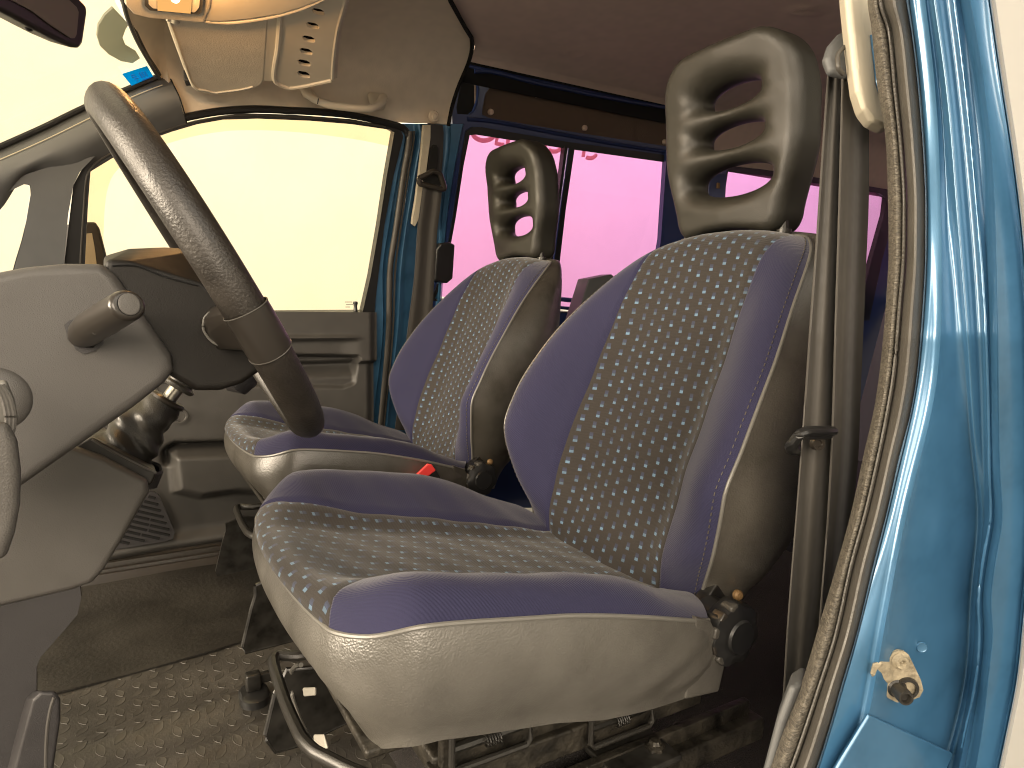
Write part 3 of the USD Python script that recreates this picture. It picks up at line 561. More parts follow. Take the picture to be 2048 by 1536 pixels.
for u0, v0, u1, v1 in ((.55, .22, .62, .6), (.66, .22, .72, .6), (.77, .25, .82, .6), (.25, .2, .40, .26), (.22, .35, .42, .41), (.25, .5, .45, .56), (.3, .66, .38, .72), (.5, .72, .9, .78), (.55, .84, .8, .88)):
    pr_.append(poly3([wsp(*inq(u, v)) + sn * .0072 for u, v in ((u0, v0), (u1, v0), (u1, v1), (u0, v1))], .0008, nW))
obj('print_marks', pr_, M_stick2, sk)
tp_ = thing('reflection_patch', 'rounded grey patch added for a reflection in the windscreen above the blue sticker', 'patch')
po = [(238, 34), (222, 48), (209, 68), (206, 90), (212, 110), (228, 125), (252, 138), (275, 142), (290, 132), (283, 120), (262, 108), (256, 92), (262, 76), (268, 66)]
obj('patch_sheet', poly3([wsp(x, y) - sn * .02 for x, y in po], .004, nW), M_gray, tp_)
# ================================================================ roof lining
hl = thing('headliner', 'beige cloth roof lining over the front seats', 'headliner')
EDGE = [(318, 158), (334, 196), (349, 237), (393, 224), (444, 216), (513, 212), (581, 215), (640, 218), (700, 224), (771, 241), (820, 246), (849, 247), (894, 250)]
bot = resample([side(x, y, .012) for x, y in EDGE[2:]], 60)
def section(u):                                  # u along the van: 0 front header, 1 rear edge
    b = bot[int(round(u * 59))]
    xf = .012 + .845 * u; top = 1.285 + .085 * ss(0, .75, u)
    rear = np.array([.856, 1.725, 1.365]) if u > .99 else None
    pts = []
    for t in np.linspace(0, 1, 26):
        if t < .55:
            a = t / .55 * math.pi / 2; y = b[1] - .03 - (.34 - .20 * u) * (1 - math.cos(a)) + .03 * math.cos(a); z = b[2] + (top - b[2]) * math.sin(a) ** .9
            x = b[0] + (xf - b[0]) * 0 - .03 * (1 - u) * math.sin(a) + .035 * u * math.sin(a)
        else:
            k = (t - .55) / .45; y = (b[1] - .03 - (.34 - .20 * u)) * (1 - k) + .40 * k; z = top + .03 * math.sin(k * math.pi / 2); x = b[0] - .03 * (1 - u) + .035 * u - (.07 * (1 - u) + .12 * u) * k ** .7
        pts.append((x, y, z))
    return pts
HL = np.array([section(u) for u in np.linspace(0, 1, 60)])
HL[..., 2] += .002 * np.sin(HL[..., 0] * 14 + 2 * HL[..., 1])
HL[:, :, 2] += .004 * np.exp(-((HL[:, :, 0] - .50) / .06) ** 2 - ((HL[:, :, 1] - 1.70) / .05) ** 2)
HL[:, :, 0] -= (np.linspace(0, 1, 60) ** 2)[:, None] * .17 * ss(1.72, 1.38, HL[:, :, 1])
obj('lining', shell(HL, .008), M_headf, hl, smooth=60)
hfr = []
for x, y, yy in ((235, -30, 1.40), (243, 10, 1.45), (262, 60, 1.53), (288, 108, 1.62), (318, 155, 1.715)): hfr.append(wsp(x, y, .0) + sn * .012)
hr = np.array(resample(hfr, 40)); h2 = np.array(resample(HL[0, ::-1][4:], 40)); k0 = np.array(resample([HL[0, 18], HL[0, 10], HL[0, 5], HL[0, 0]], 40))
mid = hr * .5 + k0 * .5 + [0, 0, .012]
obj('header_roll', shell(np.array([hr, hr * .75 + k0 * .25 + [0, 0, .012], mid, k0]), .006), M_headf, hl, smooth=60)
obj('edge_bead', tube(hr, .004, 8), M_apillar, hl)
obj('rear_edge_bead', tube(HL[-1] + [.004, 0, -.003], .0055, 8), M_void, hl)
cl_ = side(869, 233, .028); obj('clip_button', lathe([(0, .004), (.006, .003), (.008, 0), (.013, -.001), (.016, -.006)], cl_, (0, -1, -.3), 16), M_headf, hl)
# rear lining: a thick board with its own cut front edge, dimples where it is pinned
rh = thing('headliner', 'dark brown roof lining over the rear of the van', 'headliner')
ri, rj = np.meshgrid(np.linspace(0, 1, 150), np.linspace(0, 1, 90), indexing='ij')
RX = .845 + ri * 2.4; ye = np.where(RX < 1.70, 1.715, 1.715 + .075 * ss(1.70, 1.78, RX)); RY_ = ye + (.42 - ye) * rj; RX = RX - (1 - ri) ** 2 * .26 * ss(1.70, 1.30, RY_)
dd = (ye - RY_)
drop = np.where(RX < 1.70, .012, .012 + .155 * ss(1.70, 1.80, RX))
RZ = 1.372 + .036 * ss(.02, .5, dd) - drop * (1 - ss(0, .10, dd)) ** 1.0 - .01 * (1 - ss(.0, .012, dd))
for dx_, dy_ in ((1.10, 1.57), (1.50, 1.55), (2.05, 1.40), (1.45, 1.12), (2.4, 1.2)):
    d = np.hypot((RX - dx_) * .7, RY_ - dy_); RZ = RZ - .010 * np.exp(-((d - .010) / .012) ** 2) + .016 * np.exp(-(d / .011) ** 2)
RX2 = RX + np.where(ri == 0, .012 * np.sin(RY_ * 9) - .03 * ss(1.66, 1.60, RY_), 0) * 1.0
obj('lining', shell(np.stack([RX2, RY_, RZ], -1), .008), M_head, rh, smooth=60)
obj('roof_rail', shell(np.array([[(x, y, z) for y, z in ((1.735, 1.30), (1.728, 1.345), (1.70, 1.385), (1.66, 1.40))] for x in np.linspace(.83, 1.75, 8)]), .004), M_void, body)
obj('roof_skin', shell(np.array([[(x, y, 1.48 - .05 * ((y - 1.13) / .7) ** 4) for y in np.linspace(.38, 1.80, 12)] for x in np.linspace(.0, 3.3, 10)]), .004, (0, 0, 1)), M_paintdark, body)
obj('tail_wall', trimesh.creation.box([.03, 1.5, .75]).apply_translation([3.28, 1.13, .375]), M_paintdark, body)
obj('tail_top', trimesh.creation.box([.03, 1.4, .22]).apply_translation([3.28, 1.13, 1.34]), M_paintdark, body)
tg = thing('tailgate_window', 'purple tinted tailgate window at the back of the van', 'window'); obj('pane', trimesh.creation.box([.005, 1.4, .5]).apply_translation([3.28, 1.13, 1.0]), M_film, tg)
# overhead console with lit lamp
oc = thing('overhead_console', 'beige overhead console with a lit amber reading lamp', 'console')
def rp_(pts, o=0.): return [roofp(x, y, o) for x, y in pts]
def pad(pts, o, t, r=.004): p = rp_(pts, o); return hull([tuple(q) for q in p] + [tuple(q + np.array([0, .2, 1.]) * t) for q in p], r, 10)
def slab(pts, o, t): return poly3(rp_(pts, o), t, (0, .2, 1))
obj('housing', [pad([(250, -40), (256, 6), (270, 22), (300, 30), (404, 38), (416, 10), (424, -60)], .022, .03, .005)], M_visor, oc)
obj('lamp_bezel', slab(rounded([(289, -60), (289, 8), (300, 18), (399, 26), (404, 20), (412, -60)], 6), .030, .006), M_dash, oc)
obj('lamp_recess', slab(rounded([(298, -60), (297, 6), (306, 14), (390, 22), (398, 12), (405, -60)], 5), .032, .005), M_creamhi, oc)
obj('lamp_lens', slab([(313, -50), (315, 18), (381, 24), (388, -50)], .034, .006), M_bulb, oc)
obj('lamp_bulb', ball(.008, roofp(350, -4, .036), 20), M_bulb2, oc)
rl = UsdLux.SphereLight.Define(stage, '/World/reading_lamp_glow'); rl.CreateRadiusAttr(.02); rl.CreateIntensityAttr(170); rl.CreateColorAttr(Gf.Vec3f(1, .52, .18)); rl.AddTranslateOp().Set(Gf.Vec3d(*roofp(345, -30, .075)))
flap = thing('overhead_locker', 'beige curved overhead flap beside the reading lamp', 'flap')
obj('flap_panel', pad([(407, 34), (432, -60), (700, -60), (660, -14), (620, 3), (560, 22), (500, 32), (450, 37), (420, 38)], .020, .02, .004), M_creamhi, flap)
obj('flap_lip', tube(rp_([(404, 40), (450, 44), (500, 40), (560, 29), (620, 9), (690, -30)], .020), .004, 8, 40), M_creamhi, flap)
# sun visor
sv = thing('sun_visor', 'beige passenger sun visor folded up against the roof lining', 'sun visor')
vis = rounded([(338, 38), (345, 60), (370, 130), (388, 172), (396, 178), (410, 180), (424, 184), (450, 182), (480, 178), (505, 172), (519, 164), (524, 155), (532, 30), (500, 20), (360, 20)], 3)
obj('visor_pad', pad(vis, .004, .012, .005), M_visor, sv)
obj('visor_seam', tube(rp_([(340, 44), (347, 62), (371, 131), (389, 172), (398, 179), (412, 181), (426, 185), (452, 183), (482, 179), (506, 173)], .010), .0018, 6, 60), M_creamhi, sv)
obj('hinge', [tube(rp_([(334, 34), (352, 40)], .004), .007, 10), ball(.010, roofp(350, 38, .004), 12)], M_creamhi, sv)
obj('visor_clip', pad([(371, 160), (384, 161), (388, 168), (374, 169)], -.004, .02, .003), M_dash2, sv)
# vent console behind the visor
vc = thing('vent_console', 'beige overhead panel with a row of six dark oval slots', 'vent panel')
edge = [(700, -40), (690, 0), (676, 50), (668, 100), (664, 158)]
vo = [(535, 25), (528, 100), (526, 158), (545, 158), (560, 166), (575, 173), (600, 171), (640, 163), (664, 158), (668, 100), (676, 50), (690, 0), (702, -40), (560, -40)]
sl_ = [(636, 20), (625, 48), (617, 75), (612, 100), (608, 123), (607, 146)]
def slot2(cx, cy, k=1.): a = math.radians(10); return [(cx + k * (dx * math.cos(a) - dy * math.sin(a)), cy + k * (dx * math.sin(a) + dy * math.cos(a))) for dx, dy in ((-14, -3), (-9, -6), (4, -6), (11, -3), (14, 2), (12, 5), (0, 6), (-9, 4))]
holes = [slot2(*c) for c in sl_]
obj('panel', poly3(rp_(vo, .004), .007, (0, .2, 1), hole=[rp_(q, .004) for q in holes]), M_creamhi, vc)
for q in sl_: obj('slot', poly3(rp_(slot2(*q, 1.12), -.006), .003, (0, .2, 1)), M_void, vc)
bv = [(548, 24), (560, 40), (554, 100), (547, 150)]
obj('channel', hull([tuple(roofp(x, y, -.001)) for x, y in ((534, 24), (550, 24), (529, 156), (545, 156))], .0065, 8), M_creamhi, vc)
obj('raised_edge', [tube(rp_([(561, 26), (556, 90), (549, 158), (556, 166), (575, 174), (600, 172), (640, 164), (663, 159)], .006), .006, 8, 60), tube(rp_(edge, .004), .005, 8, 30)], M_creamhi, vc)
obj('side_wall', shell(np.array([rp_(edge, .004), rp_([(x + 10, y - 2) for x, y in edge], -.06)]), .004), M_visor, vc)
# grab handle
gh = thing('grab_handle', 'beige grab handle above the passenger window', 'handle')
gpx = [(611, 184), (622, 194), (640, 203), (668, 211), (700, 215), (738, 217), (752, 213), (762, 204), (766, 196)]
gpts = [side(x, y, o) for (x, y), o in zip(gpx, (.035, .055, .068, .075, .078, .078, .07, .055, .035))]
obj('grip', tube(gpts, .0125, 12, 40, flat=.75), M_creamhi, gh)
obj('end_cap', [hull([tuple(side(x, y, o)) for x, y, o in ((606, 176, .01), (612, 190, .03), (618, 182, .01), (626, 192, .035))], .009, 10)], M_creamhi, gh)
obj('end_cap', [hull([tuple(side(x, y, o)) for x, y, o in ((742, 192, .01), (768, 194, .01), (764, 212, .04), (748, 214, .05))], .009, 10)], M_creamhi, gh)
obj('cap_line', tube([side(637, 197, .082), side(635, 208, .078)], .0012, 5), M_dash2, gh)
# interior mirror
rm = thing('rear_view_mirror', 'dark interior mirror hanging at the top left corner of the windscreen', 'mirror')
mc = [(-30, -40), (-30, -2), (10, 12), (52, 34), (62, 48), (100, 68), (140, 86), (150, 87), (155, 80), (163, 24), (162, 14), (152, 6), (130, -12), (110, -40)]
nm = np.array([.75, -.55, -.18]); nm /= np.linalg.norm(nm); mo_ = aty(80, 40, .98)
mp_ = lambda x, y, o=0.: plane(x, y, nm, nm @ mo_ + o)
obj('housing', hull([tuple(mp_(x, y)) for x, y in mc] + [tuple(mp_(x * .9 + 8, y * .9 + 4) - nm * .022) for x, y in mc], .005, 10), M_gloss, rm)
gm = [(-30, -40), (-30, -18), (14, -4), (60, 20), (100, 50), (140, 76), (148, 76), (152, 68), (156, 24), (152, 14), (120, -16), (100, -40)]
M_mirror = mat('mirror_glass', (.16, .14, .105), .35, metal=.4)  # the reflected roof lining is put into the base colour
obj('mirror_face', poly3([mp_(x, y, .007) for x, y in gm], .002, nm), M_mirror, rm)
obj('dip_lever', hull([tuple(mp_(x, y, -.006)) for x, y in ((52, 36), (66, 44), (58, 54), (68, 50))], .005, 10), M_black, rm)
# ================================================================ seats
SEAT_Y = .775
def seat(yc, sx, lab, near_part, vin):
    S = thing('front_seat', lab, 'car seat', loc=(sx, yc, 0)); O = np.array([sx, yc, 0])
    # ---- cushion
    loop = np.array([(.158, .186, .398), (.182, .229, .406), (.222, .258, .419), (.34, .271, .406), (.45, .273, .382), (.545, .264, .352), (.575, .255, .342)])
    cen = np.array([(.143, .398), (.1365, .407), (.141, .416), (.160, .421), (.20, .412), (.30, .389), (.40, .368), (.50, .347), (.605, .325), (.645, .318)])
    nu = 56; u = np.linspace(0, 1, nu)
    L = resample(loop, nu); Cn = resample(np.c_[cen[:, 0], 0 * cen[:, 0], cen[:, 1]], nu)
    L = resample(np.vstack([L]), nu)
    xs_ = [.125, .13, .16, .20, .25, .30, .50, .62]; sh_ = [.190, .186, .162, .146, .139, .136, .133, .128]
    def cpoint(i, v):
        a = abs(v); e, c = L[i], Cn[i]; b = ss(.35, 1.0, a); b = b * .5 + .5 * a ** 3
        x = c[0] + (e[0] - c[0]) * a ** 2.2; z = c[2] + (e[2] - c[2]) * b
        t = np.clip((a - .33) / .67, 0, 1); bump = 2.2 * t ** 1.3 * (1 - t ** 4)
        fade = ss(0, .22, u[i]) * (1 - .75 * ss(.66, .98, u[i])); z += (.030 * fade + .006 * ss(0, .08, u[i])) * bump - .006 * (1 - a ** 2) * fade
        z += .0016 * (math.sin(x * 61 + v * 5) * math.sin(v * 9 + x * 23)) * (1 - a ** 6) * ss(.0, .15, u[i])
        return np.array([x, e[1] * math.copysign(min(1, a * (1 + .04 * math.sin(math.pi * a))), v), z])
    def vs(i): return np.interp(Cn[i][0], xs_, sh_) / L[i][1]
    def band_(a, b, m):
        P = np.array([[cpoint(i, a(i) + (b(i) - a(i)) * k) for k in np.linspace(0, 1, m)] for i in range(nu)]); return P
    def uvs(P):
        s = np.r_[0, np.cumsum(np.linalg.norm(np.diff(P[:, P.shape[1] // 2], axis=0), axis=1))]
        w = P[:, :, 1]; return np.stack([w, np.repeat(s[:, None], P.shape[1], 1)], -1).reshape(-1, 2)
    def groove(P, edges):
        for e in edges: P[:, e, 2] -= .0035
        return P
    P = groove(band_(lambda i: -vs(i), vs, 33), (0, -1)); V, F = grid(P + O); obj('cushion_panel', (V, F[:, ::-1]), M_pattern, S, uv=uvs(P))
    for sgn in (-1, 1):
        P = groove(band_(lambda i: sgn * vs(i), lambda i: sgn * 1., 20), (0,)); V, F = grid(P + O)
        obj('cushion_bolster', (V, F[:, ::-1] if sgn > 0 else F), M_navy, S, uv=uvs(P))
    front = np.array([cpoint(0, v) for v in np.linspace(-1, 1, 30)])
    left = np.array([cpoint(i, -1) for i in range(nu - 1, 0, -1)]); right = np.array([cpoint(i, 1) for i in range(1, nu)])
    lp = np.vstack([left, front, right])
    obj('cushion_piping', tube(lp + O + [0, 0, .001], .0025, 8, 160), M_pipe, S)
    # skirt: from the piping down, tucked in at the bottom
    n = 150; A = resample(lp, n); rows = []
    cxy = np.array([.36, 0, 0])
    for k in np.linspace(0, 1, 14):
        B = A.copy(); zb = np.interp(A[:, 0], [.13, .18, .24, .30, .36, .42, .50, .58], [.312, .300, .304, .297, .288, .273, .262, .250]) - .010 * np.exp(-((A[:, 0] - .175) / .02) ** 2) * (np.abs(A[:, 1]) > .15)
        B[:, 2] = A[:, 2] + (zb - A[:, 2]) * k
        nx = -ss(.22, .13, A[:, 0]); ny = np.sign(A[:, 1]) * ss(.10, .2, np.abs(A[:, 1]))
        out = .012 * math.sin(math.pi * min(1, k * 1.1)) - .012 * k ** 2.0
        B[:, 0] += -nx * 0 + nx * out * 1.25; B[:, 1] += ny * (out * .8)
        B[:, 0] += .016 * k * ss(.22, .13, A[:, 0])
        wr = .0016 * np.sin(A[:, 0] * 90 + k * 14) * ss(.38, .56, A[:, 0]) * math.sin(math.pi * k); B[:, 1] += ny * wr
        rows.append(B)
    rows.append(rows[-1] + np.stack([-np.sign(rows[-1][:, 0] - .36) * .012, -np.sign(A[:, 1]) * .014, 0 * A[:, 0] + .004], 1))
    V, F = grid(np.array(rows) + O); obj('cushion_skirt', (V, F), vin, S)
    for sgn in (-1, 1):
        o = np.array([sgn * .262, .0]); ptsw = [(.545, sgn * .264, .354), (.572, sgn * .258, .342), (.607, sgn * .252, .286), (.598, sgn * .252, .250), (.545, sgn * .254, .258)]
        obj('skirt_flap', hull([tuple(np.array(p) + O) for p in ptsw] + [tuple(np.array(p) + O - [0, sgn * .01, 0]) for p in ptsw], .003, 8), vin, S)
    # ---- backrest
    bl = np.array([(.625, .188, .292), (.622, .200, .345), (.603, .232, .41), (.592, .252, .48), (.614, .256, .54), (.664, .247, .62), (.740, .217, .71), (.815, .180, .775), (.852, .150, .797), (.874, .125, .806)])
    bc = np.array([(.598, .290), (.606, .325), (.640, .42), (.671, .50), (.708, .59), (.742, .677), (.768, .745), (.787, .785), (.800, .803), (.820, .816), (.848, .822), (.876, .818)])
    nb = 70; BL = resample(bl, nb); BC = resample(np.c_[bc[:, 0], 0 * bc[:, 0], bc[:, 1]], nb); ub = np.linspace(0, 1, nb)
    # keep rows level: match by height share
    def bpoint(i, v):
        a = abs(v); e, c = BL[i], BC[i]; b = ss(.30, 1.0, a)
        t = np.clip((a - .40) / .60, 0, 1); bump = 1.9 * t ** 1.4 * (1 - t ** 3)
        x = c[0] + (e[0] - c[0]) * b - .020 * bump * ss(.0, .15, ub[i]) * ss(1.0, .80, ub[i]) - .004 * bump
        x += .010 * (1 - a ** 2) * ss(0, .2, ub[i]) * ss(1., .75, ub[i])
        z = c[2] + (e[2] - c[2]) * a ** 2.5
        x += .0016 * math.sin(z * 47 + v * 6) * math.sin(v * 8 - z * 21) * (1 - a ** 6)
        return np.array([x, e[1] * v, z])
    def vb(i): return min(.93, (.131 + .006 * math.sin(ub[i] * 5)) / BL[i][1])
    def bband(a, b, m): return np.array([[bpoint(i, a(i) + (b(i) - a(i)) * k) for k in np.linspace(0, 1, m)] for i in range(nb)])
    def bgroove(P, edges):
        for e in edges: P[:, e, 0] += .0035
        return P
    P = bgroove(bband(lambda i: -vb(i), vb, 33), (0, -1)); V, F = grid(P + O); obj('backrest_panel', (V, F[:, ::-1]), M_pattern, S, uv=uvs(P))
    for sgn in (-1, 1):
        P = bgroove(bband(lambda i: sgn * vb(i), lambda i: sgn * 1., 22), (0,)); V, F = grid(P + O)
        obj('backrest_bolster', (V, F[:, ::-1] if sgn > 0 else F), M_navy, S, uv=uvs(P))
    topl = np.array([bpoint(nb - 1, v) for v in np.linspace(-1, 1, 20)])
    bl_l = np.array([bpoint(i, -1) for i in range(nb)]); bl_r = np.array([bpoint(i, 1) for i in range(nb - 1, -1, -1)])
    lp2 = np.vstack([bl_l, topl[1:-1], bl_r]); obj('backrest_piping', tube(lp2 + O, .0023, 8, 190, ref=(0, 1, 0)), M_pipe, S)
    n = 190; A = resample(lp2, n); rows = []; rear = np.array([.93, 0, -.36])
    xr = np.interp(A[:, 2], bc[:9, 1], bc[:9, 0]) + .105; depth = np.clip((xr - A[:, 0]) / .93, .03, .2)
    top = ss(.78, .806, A[:, 2]) * ss(.17, .12, np.abs(A[:, 1]))
    for k in np.linspace(0, 1, 12):
        B = A + rear * (depth * k)[:, None]
        ny = np.sign(A[:, 1]) * ss(.02, .14, np.abs(A[:, 1]))
        B[:, 1] += ny * (.016 * math.sin(math.pi * k) - .028 * k ** 3)
        B[:, 2] += top * (.006 * math.sin(math.pi * k) + .012 * k - .03 * k ** 3)
        B[:, 1] += ny * .0012 * np.sin(A[:, 2] * 120 + k * 6) * math.sin(math.pi * k) * ss(.45, .36, A[:, 2])
        rows.append(B)
    V, F = grid(np.array(rows) + O); obj('backrest_side', (V, F), M_vinylb if vin is M_vinyl else vin, S)
    back = rows[-1]; cb_ = back.mean(0); V = np.vstack([back, [cb_]]); f = np.stack([np.arange(n), (np.arange(n) + 1) % n, np.full(n, n)], 1); obj('backrest_rear', (V + O, f), vin, S)
    stc = []
    for sgn in (-1, 1):
        line = np.array([bpoint(i, sgn * .962) for i in range(4, nb - 1)]); line = resample(line, 150)
        nrm = np.array([-.75, sgn * .55, .25]); nrm /= np.linalg.norm(nrm)
        for i in range(0, 148, 2): stc.append(tube(line[i:i + 2] + nrm * .0008 + O, .0007, 4))
    key(obj('stitching', stc, M_stitch, S), kind='stuff')
    # ---- headrest: padded frame with three slots
    hz, hw, ht, zc = .146, .134, .039, .958
    def sd2(y, z):
        w = .106 + .029 * (lambda t: t * t * (3 - 2 * t))(min(1, max(0, (z + .135) / .13))) - .016 * max(0, (z - .05) / .09) ** 1.6
        return w
    lean = lambda z: .862 + (.815 - zc) * -.0 - .10 * (z - .83) - .06 * max(0, z - 1.0)
    O3 = (.862, 0, 0)
    def sdf_h(x, y, z):
        zz = z - zc; w = sd2(y, zz); xx = x - (.858 - .09 * zz - .25 * max(0., zz - .06) * .6)
        xx += .022 * (1 - (y / .14) ** 2) * 0 - .10 * y * y * 2
        dy = abs(y) - w; dz = (abs(zz + .002) - hz)
        cr = .034 + .020 * max(0., min(1., zz / .08)); q0, q1 = max(dy + cr, 0), max(dz + cr, 0); d2 = math.hypot(q0, q1) - cr + min(max(dy + cr, dz + cr), 0)
        th = ht - .006 * (abs(y) / .13)
        a, b = d2 + .019, abs(xx) - th + .019
        d = math.hypot(max(a, 0), max(b, 0)) - .019 + min(max(a, b), 0)
        # arch between the two feet
        ar = math.hypot(y * .32, zz + .162) - .030; d = smax(d, -ar, .012)
        for s_, (sz, sh, sw) in enumerate(((.070, .0185, .061), (.011, .0185, .065), (-.056, .0245, .080))):
            yy = y + .004; zq = zz - sz; k0 = math.hypot(yy / sw, zq / sh) + 1e-6; k1 = math.hypot(yy / sw ** 2, zq / sh ** 2) + 1e-6; e = k0 * (k0 - 1) / k1
            e -= .013 * max(0., (abs(xx) - .006) / .03) ** 1.6
            d = smax(d, -e, .016)
        return -d
    def smax(a, b, k):
        h_ = max(k - abs(a - b), 0) / k; return max(a, b) + h_ * h_ * k * .25
    hm = m3.Manifold.level_set(sdf_h, [.78, -.15, .80, .93, .15, 1.12], .0054)
    v, f = arr(hm); tm = trimesh.Trimesh(v, f, process=True); trimesh.smoothing.filter_taubin(tm, iterations=8)
    hd_ = obj('headrest', (np.array(tm.vertices) + O, np.array(tm.faces)), M_pu, S, smooth=True)
    for sgn in (-1, 1): obj('post', [tube([O + [.862, sgn * .098, .80], O + [.862, sgn * .098, .835]], .006, 10), tube([O + [.862, sgn * .098, .808], O + [.862, sgn * .098, .818]], .011, 12)], M_bar, hd_)
    # ---- recliner knob
    kc = O + [.615, -.235, .318]
    kb = obj('recliner_knob', lathe([(0, .034), (.020, .034), (.026, .032), (.036, .028), (.038, .020), (.037, .006), (.030, 0), (.030, -.02)], kc, (0, -1, 0), 48, lambda r, h, a: r * (1 + (.06 * np.sign(np.sin(a * 7)) * (np.abs(np.sin(a * 7)) ** .4) if r > .033 else 0))), M_black, S)
    for i in range(5):
        a = math.radians(100 + i * 32); c = kc + np.array([math.cos(a) * .034, -.020, math.sin(a) * .034])
        obj('grip', rbox(c, (.010, .018, .014), .003, rot=np.array([[math.cos(a), 0, -math.sin(a)], [0, 1, 0], [math.sin(a), 0, math.cos(a)]])), M_gloss if i % 2 else M_rubber, kb)
    obj('knob_face', lathe([(0, .0375), (.019, .037), (.021, .034)], kc, (0, -1, 0), 32), M_black, kb)
    obj('recliner_bolt', lathe([(0, .003), (.004, .0025), (.0065, .0), (.007, -.004)], O + [.652, -.232, .347], (-.2, -1, .2), 12), M_brass, S)
    obj('recliner_plate', hull([tuple(O + p) for p in ((.605, -.215, .335), (.645, -.21, .365), (.66, -.21, .30), (.60, -.215, .26))] + [tuple(O + p) for p in ((.605, -.20, .335), (.645, -.20, .365), (.66, -.20, .30), (.60, -.20, .26))], .003, 8), M_frame, S)
    # ---- frame under the cushion
    fr = []
    for sgn in (-1, 1):
        fr.append(rbox(O + [.43, sgn * .205, .225], (.36, .030, .030), .003)); fr.append(rbox(O + [.43, sgn * .205, .262], (.34, .012, .05), .002))
    fr += [rbox(O + [.27, 0, .235], (.03, .40, .025), .004), rbox(O + [.55, 0, .245], (.03, .42, .03), .004)]
    fr.append(rbox(O + [.38, 0, .288], (.40, .44, .01), .003))
    obj('seat_frame', fr, M_grime, S)
    ped = near_part
    q = [aty(x, y, ped[1]) for x, y in ped[0]]; obj('pedestal', poly3(q, .008, (0, 1, 0)), M_frame, S); obj('pedestal_edge', tube(np.array(q + [q[0]]), .0045, 8), M_frame, S)
    q2 = [p + [0, -.41 if ped[1] < 1.2 else .41, 0] for p in q]; obj('pedestal', poly3(q2, .008, (0, 1, 0)), M_frame, S)
    obj('pedestal_box', rbox(O + [.45, 0, .10], (.24, .36, .18), .01), M_carpet, S)
    # spring catches seen under the skirt
    for x in (.33, .47):
        c = aty(985 if x < .4 else 1245, 1496 if x < .4 else 1456, .548) + (0 if yc < 1 else np.array([.063, .76, 0]))
        obj('spring_bracket', [tube([c + [-.045, 0, .028], c + [-.045, 0, -.004], c + [-.04, 0, -.010], c + [.04, 0, -.010], c + [.045, 0, -.004], c + [.045, 0, .028]], .0035, 8)], M_bar, S)
        obj('catch_rod', tube([c + [-.04, .01, .006], c + [.04, .01, .006]], .005, 8), M_frame, S)
        th_ = np.linspace(0, 2 * np.pi * 6, 70); obj('coil_spring', tube(np.stack([c[0] - .006 + th_ / th_[-1] * .018, c[1] + .006 + .0062 * np.cos(th_), c[2] + .006 + .0062 * np.sin(th_)], 1), .0011, 5), M_bar, S)
    return S, O
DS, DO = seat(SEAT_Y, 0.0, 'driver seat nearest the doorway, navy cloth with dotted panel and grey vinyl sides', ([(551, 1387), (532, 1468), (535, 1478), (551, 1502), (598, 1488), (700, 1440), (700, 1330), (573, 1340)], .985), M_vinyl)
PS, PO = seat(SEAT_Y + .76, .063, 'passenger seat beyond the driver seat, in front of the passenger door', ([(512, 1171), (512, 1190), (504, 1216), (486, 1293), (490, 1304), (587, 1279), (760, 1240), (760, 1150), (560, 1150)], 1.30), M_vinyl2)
# slide bars, one in front of each seat base
def slide_bar(O, lab):
    b = thing('slide_bar', lab, 'lever bar', loc=O)
    p = [(.26, .150, .205), (.206, .152, .200), (.178, .167, .200), (.170, .155, .200), (.165, .09, .200), (.163, .03, .200), (.164, -.03, .200), (.170, -.062, .200), (.180, -.082, .200), (.205, -.125, .200), (.25, -.17, .205)]
    obj('bar', tube(np.array(p) + O, .0078, 10, 80), M_bar, b)
    return b
slide_bar(DO, 'black bent seat slide bar below the front of the driver seat')
slide_bar(PO, 'black bent seat slide bar below the front of the passenger seat')
cb2 = thing('cable', 'pale cable hanging beside the driver seat slide bar', 'cable')
cpts = [(602, 1330), (588, 1336), (582, 1352), (584, 1390), (600, 1440), (622, 1482)]
obj('sleeve', tube([plane(x, y, (1, 0, 0), .205) for x, y in cpts], .0035, 8, 30), M_pipe, cb2)
obj('foam_tag', hull([tuple(plane(x, y, (1, 0, 0), .21)) for x, y in ((630, 1472), (648, 1472), (654, 1494), (632, 1496))], .002, 8), M_white, cb2)
obj('foam_tag', hull([tuple(plane(x, y, (1, 0, 0), .215)) for x, y in ((608, 1378), (630, 1377), (630, 1388), (610, 1390))], .002, 8), M_white, cb2)
rl_ = thing('seat_rail', 'greasy black floor rail with a bolt under the driver seat', 'rail')
obj('rail', [rbox((.42, .56, .155), (.58, .045, .03), .004), rbox((.42, .56, .178), (.56, .012, .02), .002)], M_grime, rl_)
obj('mount_plate', rbox((.50, .555, .182), (.09, .07, .008), .002), M_frame, rl_)
obj('bolt', lathe([(0, .010), (.006, .010), (.008, .006), (.012, .004), (.012, 0)], (.525, .545, .186), (0, 0, 1), 6), M_grime, rl_)
obj('link_rod', [tube([(.36, .53, .19), (.44, .53, .20)], .003, 8), ball(.006, (.352, .53, .19), 10)], M_chrome, rl_)
obj('lever_pad', hull([(.445, .50, .15), (.475, .50, .172), (.50, .50, .168), (.52, .50, .15), (.50, .51, .14), (.455, .51, .14)], .004, 10), M_dash2, rl_)
